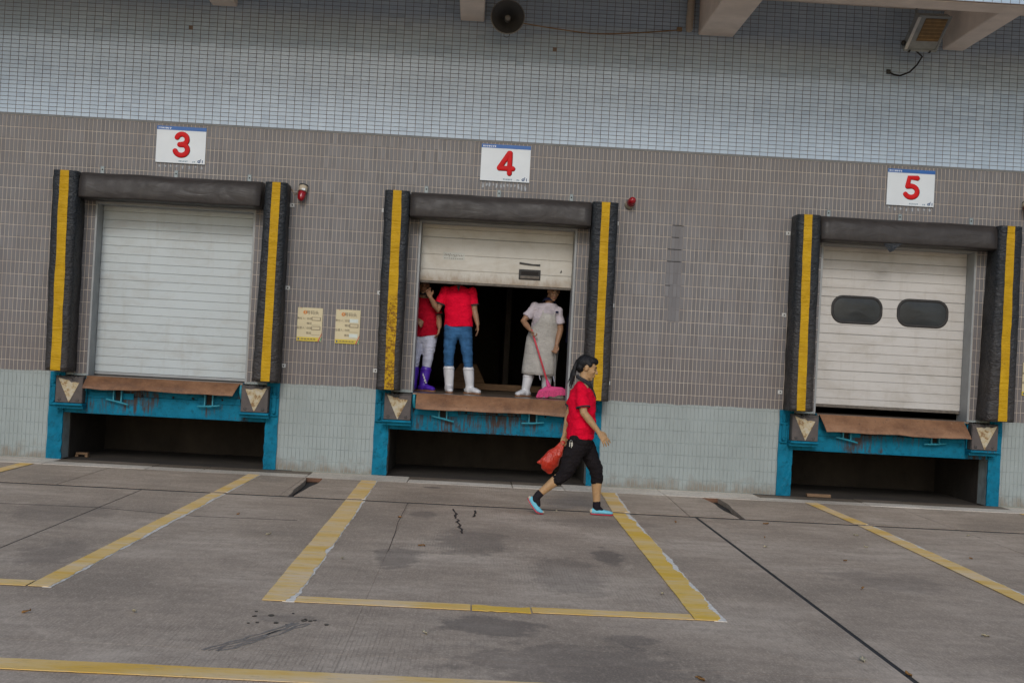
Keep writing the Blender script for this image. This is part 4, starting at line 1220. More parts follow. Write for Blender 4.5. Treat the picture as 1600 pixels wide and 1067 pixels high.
# ================================================================== BEACONS, HORN, PIPE, FLOODLIGHT
def beacon(x, z, down, right, label, plate):
    t = thing('warning_beacon', label, 'beacon', (x, -0.05, z - 0.08), 'red warning beacons')
    a = Vector((right, -0.42 if plate else -0.85, down)).normalized()
    c = Vector((x, -0.07, z))
    B = lambda s: tuple(c + a * s)
    obj('mount', MB().box(x - 0.03, x + 0.03, -0.05, -0.002, z - 0.03, z + 0.05), MAT['beige'], t, bevel=0.005)
    obj('base', MB().chain([(*B(-0.075), 0.055), (*B(-0.03), 0.055), (*B(0.0), 0.052)], hint=(1, 0, 0.1), caps=False, seg=18), MAT['beige'], t, smooth=False)
    obj('cap', MB().chain([(*B(-0.092), 0.058), (*B(-0.076), 0.058)], hint=(1, 0, 0.1), caps=False, seg=18), MAT['black_cable'], t)
    obj('dome', MB().chain([(*B(0.001), 0.050), (*B(0.045), 0.050), (*B(0.075), 0.044)], hint=(1, 0, 0.1), seg=18), MAT['dome'], t, smooth=True)
    obj('collar', MB().chain([(*B(-0.004), 0.056), (*B(0.008), 0.056)], hint=(1, 0, 0.1), caps=False, seg=18), MAT['sign_edge'], t)
    if plate:
        q = Vector(B(-0.035))
        obj('type_label', MB().box(q.x - 0.005, q.x + 0.035, q.y - 0.060, q.y - 0.052, q.z - 0.014, q.z + 0.014), MAT['sign_white'], t)
        obj('wire', MB().tube([(x - 0.04, -0.02, z + 0.02), (x - 0.10, -0.01, z - 0.03), (x - 0.13, -0.006, z + 0.02), (x - 0.17, -0.006, z + 0.06)], 0.004), MAT['cable'], t, smooth=True)
beacon(-2.235, 3.42, -1.0, -0.12, 'red and cream warning beacon hanging upside down right of bay three', True)
beacon(1.815, 3.52, 0.25, 0.12, 'small red warning beacon facing out, right of bay four', False)
beacon(6.78, 3.74, -0.5, -0.1, 'red warning beacon cut by the right picture edge above bay five', False)

t = thing('horn_loudspeaker', 'grey round horn loudspeaker hanging under the canopy beside a beam', 'loudspeaker', (0.165, -0.45, 5.41))
hc = Vector((0.165, -0.5, 5.612)); ax = Vector((-0.01, -1.0, -0.05)).normalized()
def lathe(prof, c, ax, seg=40):
    u = ax.orthogonal().normalized(); v = ax.cross(u)
    vs, fs = [], []
    for r, s in prof:
        vs += [c + ax * s + u * (r * math.cos(2 * math.pi * k / seg)) + v * (r * math.sin(2 * math.pi * k / seg)) for k in range(seg)]
    for i in range(len(prof) - 1):
        fs += [(i * seg + k, i * seg + (k + 1) % seg, (i + 1) * seg + (k + 1) % seg, (i + 1) * seg + k) for k in range(seg)]
    return MB().add(vs, fs)
obj('bell', lathe([(0.035, -0.30), (0.06, -0.22), (0.10, -0.10), (0.155, -0.03), (0.196, 0.0), (0.207, 0.004), (0.207, 0.012), (0.197, 0.013)], hc, ax), MAT['horn'], t, smooth=True)
obj('throat', lathe([(0.196, 0.010), (0.150, -0.025), (0.095, -0.09), (0.05, -0.16), (0.001, -0.165)], hc, ax), MAT['horn_in'], t, smooth=True)
obj('phase_plug', lathe([(0.036, -0.16), (0.036, -0.05), (0.028, -0.03), (0.001, -0.026)], hc, ax), MAT['horn'], t, smooth=True)
obj('driver', lathe([(0.001, -0.42), (0.06, -0.42), (0.06, -0.29), (0.03, -0.28)], hc, ax), MAT['horn'], t, smooth=True)
obj('bracket', MB().box(0.145, 0.185, -0.30, -0.27, 5.67, 6.149).box(0.06, 0.27, -0.31, -0.262, 5.66, 5.672), MAT['steel'], t)
obj('hook', MB().tube([(0.13, -0.5, 5.405), (0.135, -0.5, 5.375), (0.165, -0.5, 5.365), (0.195, -0.5, 5.38), (0.20, -0.5, 5.41)], 0.003), MAT['black_cable'], t, smooth=True)
cb = []
for k in range(15):
    u = k / 14
    cb.append((0.37 + u * 1.95, -0.35 + 0.34 * min(1, u * 2.2), 5.585 + 0.125 * u - 0.045 * math.sin(math.pi * u)))
t = thing('speaker_cable', 'thin tan cable running from the horn loudspeaker to the wall', 'cable', (1.3, -0.1, 5.5))
obj('cable', MB().tube(cb, 0.008), MAT['cable'], t, smooth=True)
obj('wall_clip', MB().box(2.28, 2.345, -0.03, -0.002, 5.69, 5.74), MAT['cable'], t, bevel=0.004)
pp = MB().chain([(2.428, -0.055, 5.72, 0.045), (2.432, -0.055, 5.9, 0.045), (2.44, -0.055, 6.13, 0.045)], seg=16)
t = thing('drain_pipe', 'short cream drain pipe with rounded end beside a canopy beam', 'pipe', (2.43, -0.055, 5.68))
obj('pipe', pp, MAT['pipe'], t, smooth=True)
obj('pipe_joint', MB().chain([(2.431, -0.055, 5.85, 0.049), (2.432, -0.055, 5.87, 0.049)], caps=False, seg=16), MAT['pipe'], t)

t = thing('floodlight', 'tilted aluminium floodlight with amber lens on the canopy beam', 'floodlight', (5.22, -0.62, 5.5))
ctr = Vector((5.22, -0.62, 5.688))
# frame of the face: right, up, normal (looking down and outward)
fr = Vector((0.995, 0.0, 0.02)).normalized(); nrm_ = Vector((0.05, -0.86, -0.52)).normalized(); fu = nrm_.cross(fr).normalized() * 1.0
if fu.z < 0: fu = -fu
sh = 0.24                                  # the housing hangs crooked
def FP(a, b, d): return ctr + fr * (a + sh * b) + fu * b + nrm_ * d
def fbox(a0, a1, b0, b1, d0, d1, mb=None):
    mb = mb or MB()
    vs = [FP(a, b, d) for a in (a0, a1) for b in (b0, b1) for d in (d0, d1)]
    return mb.add(vs, [(0, 1, 3, 2), (4, 6, 7, 5), (0, 4, 5, 1), (2, 3, 7, 6), (0, 2, 6, 4), (1, 5, 7, 3)])
obj('housing', fbox(-0.195, 0.195, -0.215, 0.215, -0.12, 0.0), MAT['alu'], t, bevel=0.008)
rim = fbox(-0.20, 0.20, 0.198, 0.22, 0.001, 0.014); fbox(-0.20, 0.20, -0.22, -0.195, 0.001, 0.014, rim); fbox(0.18, 0.20, -0.194, 0.197, 0.001, 0.014, rim)
obj('rim', rim, MAT['alu'], t)
obj('bright_edge', fbox(-0.20, -0.165, -0.194, 0.197, 0.001, 0.016), MAT['white_clip'], t)
ln = obj('lens', fbox(-0.10, 0.165, -0.09, 0.185, 0.001, 0.008), MAT['amber'], t)
for k in range(6): obj('lens_rib', fbox(-0.095, 0.16, -0.075 + 0.045 * k, -0.060 + 0.045 * k, 0.0085, 0.011), MAT['amber_rib'], ln)
for a in (-0.13, 0.12): obj('clasp', fbox(a - 0.012, a + 0.012, -0.232, -0.20, 0.0, 0.02), MAT['black_cable'], t)
obj('stirrup', MB().tube([tuple(FP(-0.205, 0.0, -0.06)), (5.15, -0.35, 5.95), (5.2, -0.25, 6.14)], 0.012), MAT['alu'], t)
obj('gland', MB().ball(FP(-0.215, -0.14, -0.05), (0.03, 0.03, 0.035)), MAT['black_cable'], t, smooth=True)
cbl = [tuple(FP(-0.03, -0.225, -0.02)), (5.21, -0.5, 5.44), (5.20, -0.36, 5.37), (5.16, -0.22, 5.31), (5.08, -0.10, 5.285), (5.02, -0.04, 5.31), (4.97, -0.02, 5.34)]
obj('cable', MB().tube(cbl, 0.011), MAT['black_cable'], t, smooth=True)
obj('cable_plug', MB().box(4.935, 4.985, -0.03, -0.002, 5.32, 5.375), MAT['black_cable'], t, bevel=0.004)

# ================================================================== PEOPLE
V3 = Vector
def head(mb, c, f, u, k=1.0):
    f = V3(f).normalized(); u = (V3(u) - f * V3(u).dot(f)).normalized(); s = u.cross(f)
    A = (f, s, u); c = V3(c)
    Q = lambda a, b, d: c + (f * a + s * b + u * d) * k
    E = lambda p, r: mb.ball(Q(*p), tuple(x * k for x in r), A, 18, 12)
    E((-0.008, 0, 0.028), (0.092, 0.072, 0.088))
    E((0.038, 0, -0.015), (0.056, 0.058, 0.085))
    E((0.038, 0, -0.072), (0.046, 0.045, 0.040))
    E((0.067, 0, -0.098), (0.021, 0.021, 0.018))
    E((0.080, 0, 0.026), (0.017, 0.042, 0.013))
    for b in (-1, 1):
        E((0.066, b * 0.036, -0.025), (0.022, 0.020, 0.020))
        E((-0.002, b * 0.073, -0.005), (0.020, 0.011, 0.032))
    mb.chain([(*Q(0.086, 0, 0.014), 0.009 * k), (*Q(0.103, 0, -0.012), 0.011 * k), (*Q(0.110, 0, -0.028), 0.0125 * k)], hint=tuple(s), seg=10)
    for b in (-1, 1): E((0.098, b * 0.011, -0.032), (0.010, 0.009, 0.008))
    E((0.088, 0, -0.056), (0.013, 0.021, 0.008)); E((0.085, 0, -0.070), (0.012, 0.018, 0.008))
    return Q, A
def face_bits(par, Q, A, k=1.0):
    for b in (-1, 1):
        obj('eye', MB().ball(Q(0.079, b * 0.032, 0.003), (0.010 * k, 0.014 * k, 0.0048 * k), A), MAT['eye'], par, smooth=True)
        obj('eyebrow', MB().chain([(*Q(0.094, b * 0.014, 0.024), 0.0035 * k), (*Q(0.090, b * 0.034, 0.029), 0.004 * k), (*Q(0.075, b * 0.052, 0.022), 0.003 * k)], seg=8), MAT['hair'], par, smooth=True)
    obj('lips', MB().ball(Q(0.0955, 0, -0.059), (0.008 * k, 0.019 * k, 0.0045 * k), A).ball(Q(0.093, 0, -0.067), (0.008 * k, 0.016 * k, 0.005 * k), A), MAT['lip'], par, smooth=True)

def hand(mb, wrist, d, palm, thumb_side, curl=0.35, size=1.0, r0=0.024):
    """wrist point, direction d of the hand, palm normal, thumb side = +-1 (sign of d x palm)"""
    w = V3(wrist); d = V3(d).normalized(); n = V3(palm); n = (n - d * n.dot(d)).normalized()
    s = d.cross(n) * thumb_side                                   # towards the thumb
    S = size
    mb.chain([(*(w - d * 0.01), r0 * 0.9, r0 * 0.75), (*(w + d * 0.03 * S), 0.034 * S, 0.015 * S), (*(w + d * 0.075 * S), 0.038 * S, 0.014 * S)], hint=tuple(s), seg=12)
    for i, (o, L, r) in enumerate(((0.031, 0.068, 0.0085), (0.0105, 0.076, 0.009), (-0.0115, 0.070, 0.0085), (-0.032, 0.055, 0.0075))):
        p = w + d * 0.078 * S + s * o * S
        dirn = (d + s * o * 3.5).normalized()
        pts = [(*p, r * S)]
        cc = curl * (1 + 0.18 * i)
        for q, fr_ in enumerate((0.42, 0.32, 0.26)):
            ang = cc * (q + 0.7)
            p = p + (dirn * math.cos(ang) + n * math.sin(ang)) * (L * fr_ * S)
            pts.append((*p, r * S * (0.95 - 0.08 * q)))
        mb.chain(pts, hint=tuple(s), seg=8)
    p = w + d * 0.022 * S + s * 0.026 * S
    q = p + (d * 0.6 + s * 0.6 + n * 0.35).normalized() * 0.036 * S
    e = q + (d * 0.95 + s * 0.1 + n * 0.4).normalized() * 0.030 * S
    mb.chain([(*p, 0.0135 * S), (*q, 0.0105 * S), (*e, 0.0085 * S)], hint=tuple(n), seg=8)

def rubber_boot(par, top, ankle, toe, mat, r_top=0.058, sole='sole_brown', name='boot'):
    top, ankle, toe = V3(top), V3(ankle), V3(toe)
    fd = V3((toe.x - ankle.x, toe.y - ankle.y, 0)).normalized()
    fl = ankle.z - 0.085
    mb = MB()
    mb.chain([(*top, r_top, r_top), (*(top * 0.5 + ankle * 0.5), r_top * 0.92), (*(ankle + V3((0, 0, 0.02))), r_top * 0.80), (*(ankle - V3((0, 0, 0.035))), r_top * 0.82)], hint=tuple(fd), seg=20, caps=True)
    he = V3((ankle.x, ankle.y, fl)) - fd * 0.045
    mb.chain([(*(he + V3((0, 0, 0.045))), 0.042, 0.040), (*(he + fd * 0.07 + V3((0, 0, 0.055))), 0.044, 0.050), (*(he + fd * 0.15 + V3((0, 0, 0.044))), 0.050, 0.036), (*(he + fd * 0.205 + V3((0, 0, 0.036))), 0.042, 0.027)], hint=tuple(fd.cross(V3((0, 0, 1)))), seg=16)
    b = organic(name, mb, mat, par, 0.008, 3, (0.0035, (14, 14, 9)))
    so_ = MB()
    sd_ = fd.cross(V3((0, 0, 1)))
    out_ = []
    for u, w_ in ((-0.045, 0.018), (-0.03, 0.038), (0.03, 0.042), (0.08, 0.040), (0.15, 0.050), (0.20, 0.045), (0.238, 0.02)):
        out_.append((u, w_))
    poly = [tuple((he + fd * u + sd_ * w_)[:2]) for u, w_ in out_] + [tuple((he + fd * u - sd_ * w_)[:2]) for u, w_ in reversed(out_)]
    so_.prism(poly, 'z', fl, fl + 0.018)
    obj('sole', so_, MAT[sole], b, bevel=0.003)
    rim = MB().chain([(*(top - V3((0, 0, 0.012))), r_top * 1.05), (*(top + V3((0, 0, 0.006))), r_top * 1.05)], hint=tuple(fd), caps=False, seg=20)
    obj('rim', rim, mat, b, smooth=True)
    return b

# ---------------------------------------------------------------- the walking woman
Y = -3.05
wm = thing('person', 'woman in red polo and black cropped trousers walking right across the yard', 'person', (1.05, Y, 0.0))
yr, yl = Y - 0.085, Y + 0.085
mb = MB()
hp = V3((1.118, Y, 1.478))
pit = math.radians(14)
hf, hu = (math.cos(pit), -0.06, -math.sin(pit)), (math.sin(pit), 0, math.cos(pit))
Qh, Ah = head(mb, hp, hf, hu, 1.02)
mb.chain([(1.085, Y, 1.24, 0.062), (1.09, Y, 1.33, 0.050), (1.105, Y, 1.43, 0.050)], hint=(1, 0, 0))
mb.chain([(1.095, Y, 0.80, 0.10, 0.13), (1.09, Y, 1.0, 0.10, 0.12), (1.085, Y, 1.18, 0.10, 0.14), (1.08, Y, 1.26, 0.075, 0.15)], hint=(1, 0, 0), seg=18)
shR, shL = V3((1.055, Y - 0.165, 1.268)), V3((1.065, Y + 0.165, 1.268))
elR, wrR = V3((1.092, Y - 0.215, 1.035)), V3((1.252, Y - 0.215, 0.850))
elL, wrL = V3((0.985, Y + 0.215, 1.02)), V3((0.945, Y + 0.20, 0.775))
for sh_, el, wr in ((shR, elR, wrR), (shL, elL, wrL)):
    mb.chain([(*sh_, 0.050), (*(sh_ * 0.5 + el * 0.5), 0.043), (*el, 0.037), (*(el * 0.65 + wr * 0.35), 0.038), (*(el * 0.25 + wr * 0.75), 0.029), (*wr, 0.0235)], hint=(0, 1, 0))
hand(mb, wrR, (0.66, 0.02, -0.75), (-0.45, 0.85, -0.2), 1, 0.20, 1.1, 0.027)
hand(mb, wrL, (-0.12, 0.0, -1.0), (0.2, -1.0, 0), -1, 0.75, 0.95, 0.026)
knR, anR = V3((0.950, yr, 0.425)), V3((0.690, yr, 0.190))
knL, anL = V3((1.278, yl, 0.450)), V3((1.297, yl, 0.085))
mb.chain([(1.085, yr, 0.78, 0.085), (*knR, 0.055), (*(knR * 0.62 + anR * 0.38), 0.053), (*(knR * 0.3 + anR * 0.7), 0.042), (*anR, 0.034)], hint=(0, 1, 0))
mb.chain([(1.105, yl, 0.78, 0.085), (*knL, 0.055), (*(knL * 0.62 + anL * 0.38) , 0.054), (*(knL * 0.3 + anL * 0.7), 0.041), (*anL, 0.034)], hint=(0, 1, 0))
body = organic('body', mb, MAT['skin'], wm, 0.0052, 3)
face_bits(body, Qh, Ah, 1.02)
# polo shirt
mb = MB()
mb.chain([(1.092, Y, 0.765, 0.135, 0.172), (1.088, Y, 0.85, 0.138, 0.172), (1.092, Y, 0.95, 0.140, 0.165), (1.090, Y, 1.06, 0.142, 0.165), (1.086, Y, 1.16, 0.135, 0.172), (1.078, Y, 1.24, 0.108, 0.165), (1.078, Y, 1.295, 0.075, 0.115), (1.085, Y, 1.325, 0.055, 0.07)], hint=(1, 0, 0), seg=28, caps=False)
for sh_, el in ((shR, elR), (shL, elL)):
    e = sh_ * 0.22 + el * 0.78
    mb.chain([(*(sh_ + V3((0.005, 0, 0.005))), 0.062), (*(sh_ * 0.6 + el * 0.4), 0.061), (*e, 0.064)], hint=(0, 1, 0), seg=16, caps=False)
    mb.ball(sh_ + V3((0.006, 0, 0.0)), (0.063, 0.062, 0.06))
def tuck(p): return p
shirt = organic('shirt', mb, MAT['red_shirt'], wm, 0.008, 4, (0.014, (7, 7, 13)))
for sh_, el in ((shR, elR), (shL, elL)):
    a, b = sh_ * 0.255 + el * 0.745, sh_ * 0.20 + el * 0.80
    obj('cuff', MB().chain([(*a, 0.071), (*b, 0.073)], hint=(0, 1, 0), caps=False, seg=20), MAT['charcoal'], shirt, smooth=False)
# collar: a folded band, low at the throat
cv = []
NS = 28
for i in range(NS + 1):
    a = 2 * math.pi * i / NS
    fx = math.cos(a)                               # +1 front
    r_in, zt_, r_out, zb_ = 0.056, 1.364 - 0.036 * fx, 0.080 + 0.016 * max(fx, 0), 1.328 - 0.052 * fx
    cxx = 1.092
    cv.append([(cxx + r_in * fx * 1.05, Y + r_in * math.sin(a), zt_), (cxx + (r_in + 0.012) * fx * 1.08, Y + (r_in + 0.012) * math.sin(a), zt_ + 0.004), (cxx + r_out * fx * 1.02, Y + r_out * math.sin(a) * 1.05, zb_), (cxx + (r_out - 0.006) * fx, Y + (r_out - 0.006) * math.sin(a), zb_ - 0.003)])
obj('collar', MB().sheet(cv, (0, 0, -0.006)), MAT['charcoal'], shirt, smooth=True)
obj('placket', MB().chain([(1.185, Y, 1.262, 0.012, 0.022), (1.212, Y, 1.205, 0.010, 0.02), (1.222, Y, 1.17, 0.008, 0.018)], hint=(1, 0, 0), seg=10), MAT['charcoal'], shirt, smooth=True)
# cropped trousers
mb = MB()
mb.chain([(1.098, Y, 0.83, 0.105, 0.140), (1.088, Y, 0.76, 0.118, 0.156), (1.080, Y, 0.70, 0.122, 0.165)], hint=(1, 0, 0), seg=24)
mb.chain([(1.075, yr, 0.74, 0.095, 0.108), (1.020, yr, 0.60, 0.090, 0.100), (0.962, yr, 0.455, 0.078, 0.079), (0.925, yr, 0.395, 0.070, 0.066), (0.872, yr, 0.347, 0.062, 0.058)], hint=(0, 1, 0), seg=18)
mb.chain([(1.125, yl, 0.74, 0.092, 0.100), (1.200, yl, 0.60, 0.085, 0.086), (1.270, yl, 0.46, 0.072, 0.071), (1.283, yl, 0.40, 0.066, 0.063), (1.284, yl, 0.345, 0.062, 0.060)], hint=(0, 1, 0), seg=18)
tr = organic('trousers', mb, MAT['black_trouser'], wm, 0.008, 3, (0.009, (8, 8, 22)))
for p, q, r in (((0.882, yr, 0.356), (0.866, yr, 0.341), 0.063), ((1.284, yl, 0.348), (1.284, yl, 0.328), 0.0625)):
    obj('hem', MB().chain([(*p, r, r * 0.96), (*q, r, r * 0.96)], hint=(0, 1, 0), caps=False, seg=18), MAT['black_trouser'], tr, smooth=True)
# hair with ponytail
mb = MB()
for p, r in (((-0.022, 0, 0.040), (0.094, 0.080, 0.086)), ((-0.055, 0, -0.010), (0.052, 0.068, 0.062)), ((0.030, 0, 0.075), (0.068, 0.064, 0.044))):
    mb.ball(Qh(*p), r, Ah, 20, 12)
for b in (-1, 1): mb.ball(Qh(0.012, b * 0.062, 0.035), (0.035, 0.017, 0.030), Ah)
mb.ball(Qh(-0.098, 0, 0.030), (0.030, 0.028, 0.028), Ah)
hr = organic('hair', mb, MAT['hair'], wm, 0.006, 3, (0.0035, (70, 40, 60)))
mb = MB()
p0 = Qh(-0.108, 0, 0.028)
for k, (dx, w_) in enumerate(((0, 0.021), (-0.010, 0.014), (0.010, 0.012), (-0.018, 0.009), (0.016, 0.008))):
    mb.chain([(*p0, 0.017, 0.017), (p0.x - 0.020 + dx, Y - 0.005 + dx * 0.6, p0.z - 0.06, w_, w_ * 1.1), (p0.x - 0.036 + dx * 1.2, Y - 0.012 - dx, p0.z - 0.14, w_ * 0.9, w_), (p0.x - 0.046 + dx * 1.5, Y - 0.018, p0.z - 0.21 + 0.01 * k, w_ * 0.5, w_ * 0.5), (p0.x - 0.050 + dx * 1.9, Y - 0.02, p0.z - 0.27 + 0.018 * k, 0.004, 0.004)], hint=(1, 0, 0), seg=10)
organic('ponytail', mb, MAT['hair'], hr, 0.0045, 1, (0.003, (70, 70, 8)))
obj('hair_tie', MB().chain([(*Qh(-0.100, 0, 0.030), 0.022), (*Qh(-0.112, 0, 0.022), 0.022)], hint=(0, 1, 0), caps=False), MAT['charcoal'], hr, smooth=True)
# socks and slip-on shoes
def shoe(par, pts, side_y, up):
    """pts along the foot: (x,z,half width,half height)"""
    up = V3(up)
    m1, m2 = MB(), MB()
    m1.chain([(p[0], side_y, p[1], p[2], p[3]) for p in pts], hint=(0, 1, 0), seg=18)
    s_ = organic('shoe', m1, MAT['shoe_blue'], par, 0.006, 2)
    row = []
    P = [V3((p[0], side_y, p[1])) for p in pts]
    m2v = []
    for i, p in enumerate(pts):
        t_ = (P[min(i + 1, len(P) - 1)] - P[max(i - 1, 0)]).normalized()
        dn = V3((t_.z, 0, -t_.x))
        if dn.z > 0: dn = -dn
        if i == 0: base = P[i] - t_ * 0.022
        elif i == len(pts) - 1: base = P[i] + t_ * 0.016
        else: base = P[i]
        wq = p[2] * (0.7 if i in (0, len(pts) - 1) else 1.03)
        m2v.append([tuple(base + dn * (p[3] * 0.72) + V3((0, -wq, 0))), tuple(base + dn * (p[3] * 0.72)), tuple(base + dn * (p[3] * 0.72) + V3((0, wq, 0)))])
    th = V3((0, 0, 0))
    mid = len(P) // 2
    t_ = (P[mid + 1] - P[mid - 1]).normalized(); dn = V3((t_.z, 0, -t_.x)); dn = -dn if dn.z > 0 else dn
    obj('sole', MB().sheet(m2v, tuple(dn * 0.011)), MAT['sole_red'], s_)
    return s_, P
s1, P1 = shoe(wm, [(1.262, 0.040, 0.027, 0.030), (1.300, 0.040, 0.033, 0.030), (1.345, 0.036, 0.036, 0.026), (1.395, 0.032, 0.041, 0.022), (1.435, 0.029, 0.037, 0.018), (1.452, 0.028, 0.028, 0.014)], yl, (0, 0, 1))
obj('heel_patch', MB().ball((1.247, yl, 0.042), (0.018, 0.024, 0.024)), MAT['shoe_cream'], s1, smooth=True)
s2, P2 = shoe(wm, [(0.623, 0.150, 0.027, 0.028), (0.645, 0.115, 0.033, 0.030), (0.672, 0.078, 0.036, 0.030), (0.700, 0.046, 0.041, 0.028), (0.725, 0.031, 0.038, 0.020), (0.742, 0.026, 0.028, 0.014)], yr, (0.7, 0, 0.7))
obj('heel_patch', MB().ball((0.612, yr, 0.158), (0.018, 0.024, 0.022)), MAT['shoe_cream'], s2, smooth=True)
obj('toe_patch', MB().ball((0.750, yr, 0.026), (0.013, 0.024, 0.013)), MAT['shoe_cream'], s2, smooth=True)
mb = MB().chain([(1.296, yl, 0.125, 0.041), (1.297, yl, 0.085, 0.039, 0.040), (1.305, yl, 0.055, 0.034, 0.036)], hint=(0, 1, 0)).chain([(1.305, yl, 0.075, 0.030), (1.350, yl, 0.052, 0.030, 0.020)], hint=(0, 1, 0))
organic('sock', mb, MAT['sock'], wm, 0.007, 3)
mb = MB().chain([(0.712, yr, 0.208, 0.041), (0.690, yr, 0.185, 0.039), (0.662, yr, 0.140, 0.036)], hint=(0, 1, 0)).chain([(0.682, yr, 0.160, 0.032), (0.700, yr, 0.092, 0.029, 0.024)], hint=(0, 1, 0))
organic('sock', mb, MAT['sock'], wm, 0.007, 3)
# keys on the belt
ky = obj('key_ring', MB().tube([(0.985 + 0.012 * math.cos(a), Y - 0.172, 0.742 + 0.015 * math.sin(a)) for a in np.linspace(0, 6.28, 14)], 0.002), MAT['keys'], wm)
for dx, dz in ((-0.012, -0.05), (0.006, -0.06), (0.014, -0.045)):
    obj('key', MB().box(0.985 + dx - 0.004, 0.985 + dx + 0.004, Y - 0.176, Y - 0.172, 0.742 + dz, 0.735), MAT['keys'], ky)

# the plastic bag in her left hand
mb = MB()
hx, hy, hz = 0.930, Y + 0.19, 0.700
mb.chain([(hx + 0.005, hy, hz + 0.01, 0.016, 0.024), (hx - 0.030, hy, hz - 0.045, 0.028, 0.034), (hx - 0.085, hy, hz - 0.13, 0.062, 0.075), (hx - 0.125, hy, hz - 0.205, 0.075, 0.098), (hx - 0.135, hy, hz - 0.265, 0.055, 0.070), (hx - 0.120, hy, hz - 0.305, 0.018, 0.030)], hint=(0, 1, 0), seg=20)
mb.chain([(hx - 0.13, hy, hz - 0.19, 0.045, 0.060), (hx - 0.20, hy, hz - 0.205, 0.028, 0.035), (hx - 0.243, hy, hz - 0.208, 0.007, 0.010)], hint=(0, 1, 0), seg=14)
mb.chain([(hx + 0.012, hy, hz + 0.005, 0.010), (hx - 0.002, hy - 0.02, hz - 0.05, 0.016), (hx - 0.03, hy - 0.02, hz - 0.12, 0.03)], hint=(0, 1, 0), seg=10)
organic('plastic_bag', mb, MAT['bag'], None, 0.006, 2, (0.009, (11, 11, 7)), label='crumpled red plastic bag hanging from the walking woman\'s hand', cat='bag')

